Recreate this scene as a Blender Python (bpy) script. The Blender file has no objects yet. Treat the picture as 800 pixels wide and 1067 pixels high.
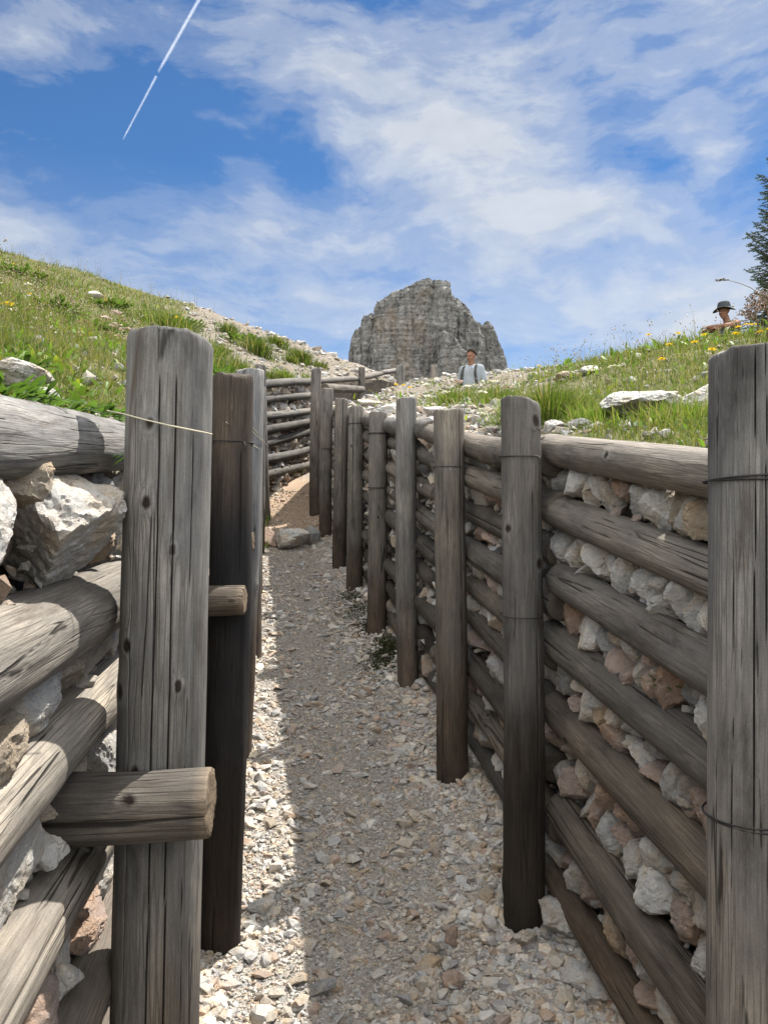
SUN_ELEV, SUN_RIGHT = 57., 37.
SUN_STRENGTH, SKY_STRENGTH, EXPOSURE = 5.0, .06, 1.2
CLOUD_FILL = (4.6, 4.5, 4.35)  # brightness boost of the unseen cloud added as fill light
SKY_TINT = (.37, .70, .94)
CLOUD_WHITE = (5.6, 5.8, 6.0)
CLOUD_BANKS = [(570, 85, 190, 95, 0, .58), (450, 170, 210, 75, 20, .42), (590, 235, 120, 40, 10, .50), (620, 330, 300, 60, 0, .42), (45, 45, 80, 42, -30, .50), (190, 235, 90, 40, 0, .34), (330, 260, 190, 55, 0, .34), (745, 160, 60, 34, 0, .42), (40, 250, 90, 45, 20, .42), (770, 10, 70, 40, 0, .36), (750, 270, 80, 60, 0, .40), (300, 70, 130, 60, 30, .26), (130, 150, 110, 70, 0, -.22), (690, 175, 70, 28, 30, -.40), (300, 165, 60, 30, 0, -.2), (60, 150, 60, 50, 0, -.1), (250, 310, 150, 40, 0, .3)]
import bpy, math, random
import numpy as np
from mathutils import Vector, Matrix

random.seed(7)
RNG = np.random.default_rng(11)
SC = bpy.context.scene
COL = SC.collection
EYE = 1.69

# ------------------------------------------------------------------ noise
_perm = np.random.default_rng(5).permutation(256)
_perm = np.concatenate([_perm, _perm, _perm])
_g = np.random.default_rng(6).normal(size=(256, 3))
_g /= np.linalg.norm(_g, axis=1)[:, None]


def perlin(p):
    p = np.asarray(p, float)
    i = np.floor(p).astype(int)
    f = p - i
    i &= 255
    u = f * f * f * (f * (f * 6 - 15) + 10)
    out = 0
    for dx in (0, 1):
        wx = u[..., 0] if dx else 1 - u[..., 0]
        for dy in (0, 1):
            wy = u[..., 1] if dy else 1 - u[..., 1]
            for dz in (0, 1):
                wz = u[..., 2] if dz else 1 - u[..., 2]
                h = _perm[_perm[_perm[(i[..., 0] + dx) & 255] + ((i[..., 1] + dy) & 255)] + ((i[..., 2] + dz) & 255)]
                g = _g[h]
                d = g[..., 0] * (f[..., 0] - dx) + g[..., 1] * (f[..., 1] - dy) + g[..., 2] * (f[..., 2] - dz)
                out = out + wx * wy * wz * d
    return out


def fbm(p, octaves=4, gain=.5, lac=2.03):
    p = np.asarray(p, float)
    a, s, t = 1., 0., 0.
    for k in range(octaves):
        s = s + a * perlin(p + 17.3 * k)
        t += a
        a *= gain
        p = p * lac
    return s / t * 1.6


def smooth(a, b, x):
    t = np.clip((x - a) / (b - a), 0, 1)
    return t * t * (3 - 2 * t)


# ------------------------------------------------------------------ mesh helpers
def npmesh(name, V, F, tint=None, attrs=None, sharp=None, smooth_faces=True):
    V = np.ascontiguousarray(V, dtype=np.float32)
    F = np.ascontiguousarray(F, dtype=np.int32)
    me = bpy.data.meshes.new(name)
    me.vertices.add(len(V))
    me.vertices.foreach_set('co', V.ravel())
    n, k = F.shape
    me.loops.add(n * k)
    me.loops.foreach_set('vertex_index', F.ravel())
    me.polygons.add(n)
    me.polygons.foreach_set('loop_start', np.arange(0, n * k, k, dtype=np.int32))
    me.polygons.foreach_set('use_smooth', np.full(n, bool(smooth_faces)))
    me.update(calc_edges=True)
    if tint is not None:
        a = me.attributes.new('tint', 'FLOAT_COLOR', 'POINT')
        c = np.ones((len(V), 4), np.float32)
        c[:, :3] = tint
        a.data.foreach_set('color', c.ravel())
    for nm, val in (attrs or {}).items():
        a = me.attributes.new(nm, 'FLOAT', 'POINT')
        a.data.foreach_set('value', np.ascontiguousarray(val, dtype=np.float32))
    if sharp is not None:
        me.set_sharp_from_angle(angle=math.radians(sharp))
    return me


def link(name, me, mat=None, parent=None, loc=None, matrix=None):
    o = bpy.data.objects.new(name, me)
    COL.objects.link(o)
    if mat is not None:
        if len(me.materials) == 0:
            for m in (mat if isinstance(mat, (list, tuple)) else [mat]):
                me.materials.append(m)
    if parent is not None:
        o.parent = parent
    if matrix is not None:
        o.matrix_world = matrix
    if loc is not None:
        o.location = loc
    return o


def tag(o, label=None, cat=None, group=None, kind=None):
    if label:
        n = len(label.split())
        if n < 4 or n > 16:
            print('LABEL LENGTH', n, label)
        o['label'] = label
    if cat:
        o['category'] = cat
    if group:
        o['group'] = group
    if kind:
        o['kind'] = kind
    return o


def empty(name, loc):
    o = bpy.data.objects.new(name, None)
    COL.objects.link(o)
    o.location = loc
    o.empty_display_size = .1
    return o


class Soup:
    def __init__(self):
        self.V, self.F, self.C, self.n = [], [], [], 0

    def add(self, V, F, C):
        V = np.asarray(V, float).reshape(-1, 3)
        self.V.append(V)
        self.F.append(np.asarray(F) + self.n)
        c = np.asarray(C, float)
        if c.ndim == 1:
            c = np.repeat(c[None], len(V), 0)
        self.C.append(c)
        self.n += len(V)

    def mesh(self, name, sharp=None, smooth_faces=True):
        return npmesh(name, np.concatenate(self.V), np.concatenate(self.F), np.concatenate(self.C), sharp=sharp, smooth_faces=smooth_faces)


def tube(path, radii, n=8, cap=True):
    path = np.asarray(path, float)
    m = len(path)
    radii = np.broadcast_to(np.asarray(radii, float), (m,))
    V = []
    up = np.array([.13, .21, 1.])
    for i in range(m):
        t = path[min(i + 1, m - 1)] - path[max(i - 1, 0)]
        t = t / (np.linalg.norm(t) + 1e-9)
        a = np.cross(t, up)
        if np.linalg.norm(a) < .15:
            a = np.cross(t, [1, .1, 0])
        a /= np.linalg.norm(a)
        b = np.cross(t, a)
        th = np.arange(n) * 2 * np.pi / n
        V.append(path[i] + radii[i] * (np.cos(th)[:, None] * a + np.sin(th)[:, None] * b))
    V = np.concatenate(V)
    F = []
    for i in range(m - 1):
        for j in range(n):
            a, b = i * n + j, i * n + (j + 1) % n
            F += [[a, b, b + n], [a, b + n, a + n]]
    if cap:
        V = np.concatenate([V, path[:1], path[-1:]])
        for j in range(n):
            F.append([m * n, (j + 1) % n, j])
            F.append([m * n + 1, (m - 1) * n + j, (m - 1) * n + (j + 1) % n])
    return V, np.array(F)


_ico = {}


def ico(sub):
    if sub in _ico:
        return _ico[sub]
    t = (1 + 5 ** .5) / 2
    V = [(-1, t, 0), (1, t, 0), (-1, -t, 0), (1, -t, 0), (0, -1, t), (0, 1, t), (0, -1, -t), (0, 1, -t), (t, 0, -1), (t, 0, 1), (-t, 0, -1), (-t, 0, 1)]
    F = [(0, 11, 5), (0, 5, 1), (0, 1, 7), (0, 7, 10), (0, 10, 11), (1, 5, 9), (5, 11, 4), (11, 10, 2), (10, 7, 6), (7, 1, 8), (3, 9, 4), (3, 4, 2), (3, 2, 6), (3, 6, 8), (3, 8, 9), (4, 9, 5), (2, 4, 11), (6, 2, 10), (8, 6, 7), (9, 8, 1)]
    V = [np.array(v, float) / np.linalg.norm(v) for v in V]
    for _ in range(sub):
        cache, F2 = {}, []

        def mid(a, b):
            k = (a, b) if a < b else (b, a)
            if k not in cache:
                m = V[a] + V[b]
                V.append(m / np.linalg.norm(m))
                cache[k] = len(V) - 1
            return cache[k]
        for a, b, c in F:
            ab, bc, ca = mid(a, b), mid(b, c), mid(c, a)
            F2 += [(a, ab, ca), (b, bc, ab), (c, ca, bc), (ab, bc, ca)]
        F = F2
    _ico[sub] = (np.array(V), np.array(F))
    return _ico[sub]


def rock_shape(seed, sub=3, planes=13, rough=.07, soft=.03):
    """an angular broken stone: a sphere cut by random planes, then roughened"""
    r = np.random.default_rng(seed)
    D, F = ico(sub)
    N = r.normal(size=(planes, 3))
    N /= np.linalg.norm(N, axis=1)[:, None]
    off = r.uniform(.42, .86, planes)
    dots = D @ N.T
    q = np.where(dots > .05, off / np.maximum(dots, .05), 9.)
    q = np.sort(np.concatenate([q, np.full((len(D), 1), 1.05)], 1), axis=1)
    rad = q[:, 0]
    gap = q[:, 1] - q[:, 0]
    rad = rad - soft * np.exp(-gap / .05) * .6
    V = D * rad[:, None]
    if sub >= 3:
        n1 = fbm(V * 1.7 + seed * 3.1, 3)
        n2 = np.abs(fbm(V * 4.1 + seed * 1.7, 4))
        V = V * (1 + rough * n1 - rough * 1.2 * n2)[:, None]
        if sub >= 4:
            st = np.sin((V @ N[0]) * 26 + 3 * fbm(V * 2.3 + seed, 2))
            V = V * (1 + .010 * st + .022 * fbm(V * 11 + seed, 3))[:, None]
    m = np.abs(V).max(0)
    return V / m, F


def chip_shape(seed, npts=10):
    """a sharp-edged chip: the convex hull of a few random points"""
    import bmesh
    r = np.random.default_rng(seed)
    P = r.normal(size=(npts, 3))
    P /= np.linalg.norm(P, axis=1)[:, None]
    P *= r.uniform(.75, 1., (npts, 1))
    bm = bmesh.new()
    for p in P:
        bm.verts.new(p)
    bmesh.ops.convex_hull(bm, input=bm.verts)
    bmesh.ops.triangulate(bm, faces=bm.faces)
    loose = [v for v in bm.verts if not v.link_faces]
    bmesh.ops.delete(bm, geom=loose, context='VERTS')
    bmesh.ops.recalc_face_normals(bm, faces=bm.faces)
    bm.verts.index_update()
    V = np.array([v.co[:] for v in bm.verts])
    F = np.array([[v.index for v in f.verts] for f in bm.faces])
    bm.free()
    return V / np.abs(V).max(0), F


# ------------------------------------------------------------------ node helpers
def new_mat(name):
    m = bpy.data.materials.new(name)
    m.use_nodes = True
    nt = m.node_tree
    nt.nodes.clear()
    return m, nt


class NT:
    def __init__(self, nt):
        self.nt = nt

    def n(self, typ, **kw):
        nd = self.nt.nodes.new(typ)
        for k, v in kw.items():
            if k.startswith('i_'):
                key = k[2:].replace('_', ' ')
                nd.inputs[key].default_value = v
            else:
                setattr(nd, k, v)
        return nd

    def l(self, a, b):
        self.nt.links.new(a, b)

    def val(self, x, sock):
        if isinstance(x, (int, float)):
            sock.default_value = x
        elif isinstance(x, (tuple, list)):
            sock.default_value = x
        else:
            self.l(x, sock)

    def math(self, op, a, b=None, c=None, clamp=False):
        nd = self.nt.nodes.new('ShaderNodeMath')
        nd.operation = op
        nd.use_clamp = clamp
        self.val(a, nd.inputs[0])
        if b is not None:
            self.val(b, nd.inputs[1])
        if c is not None:
            self.val(c, nd.inputs[2])
        return nd.outputs[0]

    def vmath(self, op, a, b=None):
        nd = self.nt.nodes.new('ShaderNodeVectorMath')
        nd.operation = op
        self.val(a, nd.inputs[0])
        if b is not None:
            self.val(b, nd.inputs[1])
        return nd.outputs[0] if op not in ('DOT_PRODUCT', 'LENGTH') else nd.outputs['Value']

    def mix(self, fac, a, b, mode='MIX'):
        nd = self.nt.nodes.new('ShaderNodeMix')
        nd.data_type = 'RGBA'
        nd.blend_type = mode
        self.val(fac, nd.inputs[0])
        for x, s in ((a, nd.inputs[6]), (b, nd.inputs[7])):
            if isinstance(x, (tuple, list)):
                s.default_value = (*x[:3], 1)
            else:
                self.l(x, s)
        return nd.outputs[2]

    def ramp(self, fac, stops, interp='LINEAR'):
        nd = self.nt.nodes.new('ShaderNodeValToRGB')
        cr = nd.color_ramp
        cr.interpolation = interp
        while len(cr.elements) < len(stops):
            cr.elements.new(.5)
        for e, (p, c) in zip(cr.elements, stops):
            e.position = p
            e.color = (*c[:3], 1) if isinstance(c, (tuple, list)) else (c, c, c, 1)
        self.l(fac, nd.inputs[0])
        return nd.outputs[0]

    def noise(self, vec, scale, detail=4, rough=.55, dist=0.):
        nd = self.nt.nodes.new('ShaderNodeTexNoise')
        nd.inputs['Scale'].default_value = scale
        nd.inputs['Detail'].default_value = detail
        nd.inputs['Roughness'].default_value = rough
        nd.inputs['Distortion'].default_value = dist
        self.l(vec, nd.inputs['Vector'])
        return nd.outputs['Fac']

    def voro(self, vec, scale, feature='F1', out='Distance'):
        nd = self.nt.nodes.new('ShaderNodeTexVoronoi')
        nd.feature = feature
        nd.inputs['Scale'].default_value = scale
        self.l(vec, nd.inputs['Vector'])
        return nd.outputs[out]

    def mapping(self, vec, scale=(1, 1, 1), loc=(0, 0, 0), rot=(0, 0, 0)):
        nd = self.nt.nodes.new('ShaderNodeMapping')
        nd.inputs['Scale'].default_value = scale
        nd.inputs['Location'].default_value = loc
        nd.inputs['Rotation'].default_value = rot
        self.l(vec, nd.inputs['Vector'])
        return nd.outputs[0]

    def bump(self, h, strength=.5, dist=.01, normal=None):
        nd = self.nt.nodes.new('ShaderNodeBump')
        nd.inputs['Strength'].default_value = strength
        nd.inputs['Distance'].default_value = dist
        self.l(h, nd.inputs['Height'])
        if normal is not None:
            self.l(normal, nd.inputs['Normal'])
        return nd.outputs[0]

    def attr(self, name, out='Color'):
        nd = self.nt.nodes.new('ShaderNodeAttribute')
        nd.attribute_name = name
        return nd.outputs[out]

    def surface(self, color, rough=.85, normal=None, spec=.25):
        b = self.nt.nodes.new('ShaderNodeBsdfPrincipled')
        self.val(color if not isinstance(color, tuple) else (*color[:3], 1), b.inputs['Base Color'])
        self.val(rough, b.inputs['Roughness'])
        b.inputs['Specular IOR Level'].default_value = spec
        if normal is not None:
            self.l(normal, b.inputs['Normal'])
        o = self.nt.nodes.new('ShaderNodeOutputMaterial')
        self.l(b.outputs[0], o.inputs[0])
        return b


def mat_wood():
    m, nt = new_mat('weathered_wood')
    T = NT(nt)
    co = T.n('ShaderNodeTexCoord').outputs['Object']
    rnd = T.n('ShaderNodeObjectInfo').outputs['Random']
    off = T.n('ShaderNodeCombineXYZ')
    T.l(T.math('MULTIPLY', rnd, 37.), off.inputs[0])
    T.l(T.math('MULTIPLY', rnd, 91.), off.inputs[2])
    vec = T.vmath('ADD', co, off.outputs[0])
    # wandering of the fibres along the trunk
    warp = T.noise(T.mapping(vec, (3, 3, 1.6)), 1., 3)
    wv = T.n('ShaderNodeCombineXYZ')
    T.l(T.math('MULTIPLY', T.math('SUBTRACT', warp, .5), .014), wv.inputs[0])
    T.l(T.math('MULTIPLY', T.math('SUBTRACT', warp, .5), -.012), wv.inputs[1])
    v2 = T.vmath('ADD', vec, wv.outputs[0])
    fib = T.noise(T.mapping(v2, (340, 340, 7.0)), 1., 5, .72)
    fib2 = T.noise(T.mapping(v2, (90, 90, 2.2), (2, 9, 4)), 1., 7, .72)
    patch = T.noise(T.mapping(vec, (10, 10, 3.2)), 1., 6, .66)
    stain = T.noise(T.mapping(vec, (16, 16, 2.4), (7, 3, 1)), 1., 6, .7, .6)
    # long drying splits, only here and there
    crv = T.voro(T.mapping(v2, (30, 30, .55)), 1., 'DISTANCE_TO_EDGE')
    cmask = T.noise(T.mapping(vec, (13, 13, 2.6), (5, 2, 1)), 1., 4, .6)
    crk = T.math('MULTIPLY', T.math('SUBTRACT', 1., T.math('DIVIDE', crv, .030), clamp=True), T.math('MULTIPLY', T.math('SUBTRACT', cmask, .545), 16., clamp=True))
    crk = T.math('MULTIPLY', crk, 1.6, clamp=True)
    crv2 = T.voro(T.mapping(v2, (100, 100, 3.4), (3, 1, 7)), 1., 'DISTANCE_TO_EDGE')
    crk2 = T.math('MULTIPLY', T.math('MULTIPLY', T.math('SUBTRACT', 1., T.math('DIVIDE', crv2, .09), clamp=True), T.math('MULTIPLY', T.math('SUBTRACT', patch, .46), 8., clamp=True)), .42)
    crk = T.math('MAXIMUM', crk, crk2)
    g = T.math('ADD', T.math('MULTIPLY', fib, .55), T.math('MULTIPLY', fib2, .45))
    base = T.ramp(g, [(.28, (.072, .070, .067)), (.44, (.128, .125, .121)), (.56, (.172, .169, .164)), (.70, (.255, .252, .246))])
    warm = T.ramp(patch, [(.30, (.40, .385, .375)), (.45, (.90, .885, .875)), (.55, (1.12, 1.09, 1.05)), (.70, (1.75, 1.66, 1.52))])
    col = T.mix(1., base, warm, 'MULTIPLY')
    col = T.mix(T.math('MULTIPLY', T.math('SUBTRACT', stain, .56), 5., clamp=True), col, T.mix(1., col, (.42, .33, .27), 'MULTIPLY'))
    col = T.mix(1., col, T.ramp(rnd, [(0, (.68, .65, .61)), (.3, (1.05, .99, .92)), (.6, (.90, .91, .93)), (.8, (.78, .73, .67)), (1., (1.25, 1.22, 1.17))]), 'MULTIPLY')
    kn = T.nt.nodes.new('ShaderNodeTexVoronoi')
    kn.inputs['Scale'].default_value = 1.
    T.l(T.mapping(vec, (12, 12, 7.5)), kn.inputs['Vector'])
    ksep = T.n('ShaderNodeSeparateColor')
    T.l(kn.outputs['Color'], ksep.inputs[0])
    kmask = T.math('MULTIPLY', T.math('GREATER_THAN', ksep.outputs[0], .89), T.math('SUBTRACT', 1., T.math('DIVIDE', kn.outputs['Distance'], .17), clamp=True))
    kmask = T.math('MULTIPLY', kmask, 2.2, clamp=True)
    # end grain
    sep = T.n('ShaderNodeSeparateXYZ')
    T.l(co, sep.inputs[0])
    rad = T.math('SQRT', T.math('ADD', T.math('MULTIPLY', sep.outputs[0], sep.outputs[0]), T.math('MULTIPLY', sep.outputs[1], sep.outputs[1])))
    wob = T.noise(T.mapping(co, (14, 14, 14)), 1., 2)
    rings = T.math('SINE', T.math('MULTIPLY', T.math('ADD', rad, T.math('MULTIPLY', wob, .012)), 900.))
    capn = T.noise(T.mapping(vec, (60, 60, 60)), 1., 4)
    capcol = T.mix(T.math('MULTIPLY_ADD', rings, .18, T.math('MULTIPLY', capn, .8), clamp=True), (.06, .052, .045), (.24, .215, .185))
    cap = T.attr('cap', 'Fac')
    col = T.mix(cap, col, capcol)
    knot = T.math('MAXIMUM', T.attr('knot', 'Fac'), T.math('MULTIPLY', kmask, T.math('SUBTRACT', .85, cap), clamp=True))
    rim = T.math('MULTIPLY', T.math('SUBTRACT', 1., T.math('MULTIPLY', T.math('ABSOLUTE', T.math('SUBTRACT', knot, .28)), 5.), clamp=True), .5)
    col = T.mix(rim, col, (.23, .22, .205))
    col = T.mix(1., col, T.attr('tint'), 'MULTIPLY')
    crack = T.math('MAXIMUM', T.math('MULTIPLY', crk, T.math('SUBTRACT', 1., cap)), T.math('MULTIPLY', T.math('SUBTRACT', T.attr('crack', 'Fac'), .42), 3.2, clamp=True))
    col = T.mix(T.math('MULTIPLY', crack, .85), col, (.016, .013, .011))
    grit = T.noise(vec, 520., 3, .7)
    col = T.mix(1., col, T.ramp(grit, [(.3, .78), (.7, 1.22)]), 'MULTIPLY')
    col = T.mix(T.math('MULTIPLY', T.math('SUBTRACT', knot, .38), 3., clamp=True), col, (.022, .016, .012))
    h = T.math('SUBTRACT', T.math('MULTIPLY', g, .8), T.math('MULTIPLY', crack, .9))
    nrm = T.bump(h, .85, .0042)
    T.surface(col, .82, nrm, .22)
    return m


def mat_stone(name, source='object', scale=1., mossy=False):
    m, nt = new_mat(name)
    T = NT(nt)
    co = T.n('ShaderNodeTexCoord').outputs['Object']
    info = T.n('ShaderNodeObjectInfo')
    if source == 'object':
        tint = info.outputs['Color']
        geo = T.n('ShaderNodeNewGeometry').outputs['Position']
        vec = geo
    else:
        tint = T.attr('tint')
        vec = co
    n1 = T.noise(vec, 9 * scale, 5, .62)
    n2 = T.noise(vec, 48 * scale, 8, .74)
    n3 = T.noise(vec, 260 * scale, 4, .7)
    vein = T.voro(T.mapping(vec, (1, 1, 1.6), (0, 0, 0), (.5, .3, 0)), 17 * scale, 'DISTANCE_TO_EDGE')
    crack = T.math('MULTIPLY', T.math('SUBTRACT', 1., T.math('DIVIDE', vein, .035), clamp=True), T.math('MULTIPLY', T.math('SUBTRACT', n1, .5), 6., clamp=True))
    k = T.math('ADD', T.math('MULTIPLY', n2, .6), T.math('MULTIPLY', n3, .4))
    light = T.ramp(k, [(.28, .38), (.44, .86), (.58, 1.12), (.74, 1.36)])
    hue = T.ramp(n1, [(.34, (.86, .88, .92)), (.48, (1., 1., 1.)), (.62, (1.08, .96, .82)), (.72, (1.02, .84, .66))])
    col = T.mix(1., T.mix(1., tint, light, 'MULTIPLY'), hue, 'MULTIPLY')
    col = T.mix(T.math('MULTIPLY', crack, .35), col, (.07, .06, .05))
    h = T.math('SUBTRACT', T.math('ADD', T.math('MULTIPLY', n2, 1.), T.math('MULTIPLY', n3, .35)), T.math('MULTIPLY', crack, .25))
    nrm = T.bump(h, 1., .014 / scale)
    T.surface(col, .9, nrm, .2)
    return m


def mat_ground():
    m, nt = new_mat('bank_soil')
    T = NT(nt)
    co = T.n('ShaderNodeTexCoord').outputs['Object']
    scr = T.attr('scree', 'Fac')
    n1 = T.noise(co, 2.3, 5, .6)
    n2 = T.noise(co, 23, 5, .6)
    cells = T.n('ShaderNodeTexVoronoi', i_Scale=26.)
    T.l(T.vmath('ADD', co, T.mapping(T.n('ShaderNodeTexNoise', i_Scale=9.).outputs['Color'], (.05, .05, .05))), cells.inputs['Vector'])
    sepc = T.n('ShaderNodeSeparateColor')
    T.l(cells.outputs['Color'], sepc.inputs[0])
    peb = T.ramp(sepc.outputs[0], [(0, (.11, .10, .088)), (.45, (.19, .178, .16)), (.8, (.28, .268, .245)), (1., (.19, .155, .12))])
    peb = T.mix(T.ramp(cells.outputs['Distance'], [(.25, 0.), (.6, 1.)]), peb, (.13, .105, .08))
    soil = T.ramp(n2, [(.3, (.08, .064, .046)), (.6, (.17, .142, .105)), (.8, (.25, .22, .17))])
    mat = T.ramp(n1, [(.3, (.055, .06, .025)), (.6, (.10, .095, .04)), (.8, (.16, .14, .075))])
    bare = T.mix(T.math('MULTIPLY', T.math('SUBTRACT', n1, .33), 4.5, clamp=True), soil, peb)
    f = T.math('MULTIPLY', T.math('SUBTRACT', T.math('ADD', scr, T.math('MULTIPLY', T.math('SUBTRACT', n2, .5), .9)), .35), 4., clamp=True)
    col = T.mix(f, mat, bare)
    h = T.math('SUBTRACT', n2, T.math('MULTIPLY', cells.outputs['Distance'], .7))
    T.surface(col, .95, T.bump(h, .8, .02), .1)
    return m


def mat_path():
    m, nt = new_mat('gravel_path')
    T = NT(nt)
    co = T.n('ShaderNodeTexCoord').outputs['Object']
    n1 = T.noise(co, 2.6, 5, .65)
    n2 = T.noise(co, 60, 5, .65)
    cells = T.n('ShaderNodeTexVoronoi', i_Scale=120.)
    T.l(co, cells.inputs['Vector'])
    sepc = T.n('ShaderNodeSeparateColor')
    T.l(cells.outputs['Color'], sepc.inputs[0])
    peb = T.ramp(sepc.outputs[0], [(0, (.17, .14, .115)), (.45, (.29, .255, .22)), (.85, (.42, .39, .35)), (1., (.52, .49, .45))])
    soil = T.ramp(n2, [(.3, (.14, .122, .104)), (.55, (.25, .226, .198)), (.8, (.37, .345, .31))])
    wear = T.attr('wear', 'Fac')
    f = T.math('ADD', T.math('MULTIPLY', T.math('SUBTRACT', n1, .5), 1.6), T.math('SUBTRACT', .62, T.math('MULTIPLY', wear, .72)), clamp=True)
    col = T.mix(f, soil, peb)
    col = T.mix(1., col, T.ramp(T.attr('rust', 'Fac'), [(0, (1, 1, 1)), (1, (1.22, 1.0, .82))]), 'MULTIPLY')
    h = T.math('SUBTRACT', n2, T.math('MULTIPLY', cells.outputs['Distance'], .8))
    T.surface(col, .95, T.bump(h, .8, .008), .1)
    return m


def mat_leaf(name, transl=.4, rough=.6):
    m, nt = new_mat(name)
    T = NT(nt)
    tint = T.attr('tint')
    d = T.n('ShaderNodeBsdfPrincipled')
    T.l(tint, d.inputs['Base Color'])
    d.inputs['Roughness'].default_value = rough
    d.inputs['Specular IOR Level'].default_value = .25
    t = T.n('ShaderNodeBsdfTranslucent')
    T.l(T.mix(1., tint, (1.25, 1.3, .75), 'MULTIPLY'), t.inputs['Color'])
    mx = T.n('ShaderNodeMixShader')
    mx.inputs[0].default_value = transl
    T.l(d.outputs[0], mx.inputs[1])
    T.l(t.outputs[0], mx.inputs[2])
    o = T.n('ShaderNodeOutputMaterial')
    T.l(mx.outputs[0], o.inputs[0])
    return m


def mat_plain(name, color, rough=.7, spec=.3, noise=.25, scale=30., metal=0.):
    m, nt = new_mat(name)
    T = NT(nt)
    co = T.n('ShaderNodeTexCoord').outputs['Object']
    n = T.noise(co, scale, 5, .6)
    col = T.mix(1., (*color, 1), T.ramp(n, [(.3, 1 - noise), (.7, 1 + noise)]), 'MULTIPLY')
    b = T.surface(col, rough, T.bump(n, .25, .004), spec)
    b.inputs['Metallic'].default_value = metal
    return m


def mat_cliff():
    m, nt = new_mat('dolomite_cliff')
    T = NT(nt)
    co = T.n('ShaderNodeTexCoord').outputs['Object']
    n1 = T.noise(T.mapping(co, (1, 1, .35)), .09, 6, .65)
    n2 = T.noise(T.mapping(co, (1, 1, .7)), .38, 8, .7)
    st = T.noise(T.mapping(co, (.5, .5, .05)), 1.2, 5, .65)
    bed = T.noise(T.mapping(co, (.04, .04, 1.)), .8, 4, .6)
    col = T.ramp(n2, [(.28, (.055, .054, .055)), (.43, (.15, .146, .142)), (.58, (.235, .228, .215)), (.75, (.37, .36, .33))])
    col = T.mix(T.math('MULTIPLY', T.math('SUBTRACT', n1, .53), 4., clamp=True), col, T.mix(n2, (.15, .11, .08), (.33, .25, .18)))
    col = T.mix(T.math('MULTIPLY', T.math('SUBTRACT', st, .60), 2.4, clamp=True), col, (.12, .12, .125))
    col = T.mix(1., col, (.88, .885, .89), 'MULTIPLY')
    col = T.mix(1., col, T.ramp(bed, [(.35, .72), (.6, 1.12)]), 'MULTIPLY')
    h = T.math('ADD', T.math('ADD', n2, T.math('MULTIPLY', st, .6)), T.math('MULTIPLY', bed, .5))
    T.surface(col, .95, T.bump(h, .9, 1.6), .1)
    return m


WOOD = mat_wood()
STONE = mat_stone('limestone', 'object')
STONES = mat_stone('limestone_rubble', 'tint')
PEBBLE = mat_stone('limestone_gravel', 'tint', 2.)
GROUND = mat_ground()
PATH = mat_path()
LEAF = mat_leaf('green_leaf')
PETAL = mat_leaf('flower_petal', .3)
NEEDLE = mat_leaf('spruce_needle', .12)
BARK = mat_plain('spruce_bark', (.10, .075, .055), .9)
WIRE = mat_plain('rusted_wire', (.035, .032, .032), .6, .4, .4, 80., .6)
CLIFF = mat_cliff()

# ------------------------------------------------------------------ terrain
XLk = ([-3, 0, 3.6, 6, 8, 10.2, 12.3, 16, 22, 26], [-.12, -.40, -.79, -1.16, -1.48, -1.72, -1.24, -.55, 1.3, 2.4])
XRk = ([-3, 0, 10.0, 10.4, 16, 22, 26], [1.47, .984, -.68, -.72, .22, 2.1, 3.2])
FLk = ([-3, 0, 8.6, 9.1, 10.2, 11.5, 13, 17, 22, 25, 40, 700, 3000], [-.44, 0, 1.268, 1.42, 1.62, 2.1, 2.45, 3.2, 4.1, 5.0, 6.4, 66, 70])
ELk = ([-3, 0, 1.3, 8.6, 10.2, 12.3, 16, 18, 22, 40, 700, 3000], [1.2, 1.66, 1.885, 3.06, 3.36, 3.74, 4.48, 4.84, 5.1, 6.5, 70, 75])
ERk = ([-3, 0, 8.6, 10.2, 16, 20, 24, 40, 700, 3000], [1.16, 1.585, 2.86, 3.1, 4.38, 5.25, 5.5, 6.6, 70, 75])
BACK = .10


def XL(y): return np.interp(y, *XLk)
def XR(y): return np.interp(y, *XRk)


def floor_h(x, y):
    x, y = np.asarray(x, float), np.asarray(y, float)
    a, b = XL(y) - BACK, XR(y) + BACK
    s = np.clip((x - a) / (b - a), 0, 1)
    z = np.interp(y, *FLk)
    z = z + .07 * np.abs(2 * s - 1) ** 3
    return z + .018 * fbm(np.stack([x * 2.2, y * 2.2, 0 * x], -1), 3)


def ground_h(x, y):
    x, y = np.asarray(x, float), np.asarray(y, float)
    a, b = XL(y) - BACK, XR(y) + BACK
    dl, dr = np.maximum(a - x, 0), np.maximum(x - b, 0)
    n = fbm(np.stack([x * .8, y * .8, 0 * x + 3], -1), 4)
    n2 = fbm(np.stack([x * 3, y * 3, 0 * x + 9], -1), 3)
    zl = np.interp(y, *ELk) + .41 * 20 * (1 - np.exp(-dl / 20)) + np.minimum(dl, 2) * (.10 * n) + .02 * n2
    g = np.interp(y, [-3, 0, 4, 7, 10, 13, 20], [.85, .9, 1., 1., .78, .55, .3])
    zr = np.interp(y, *ERk) + .60 * smooth(.3, 3.1, dr) * g + .05 * np.clip(dr - 3, 0, 20) + np.minimum(dr, 2) * (.06 * n) + .02 * n2
    zr = zr - 1.05 * np.exp(-((x - 1.42) ** 2 + (y - 12.95) ** 2) / .75 ** 2)
    zl = zl - .05 * (1 - smooth(0, .14, dl))
    zr = zr - .06 * (1 - smooth(0, .16, dr))
    f = floor_h(x, y)
    return np.where(x < a, zl, np.where(x > b, zr, f))


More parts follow.
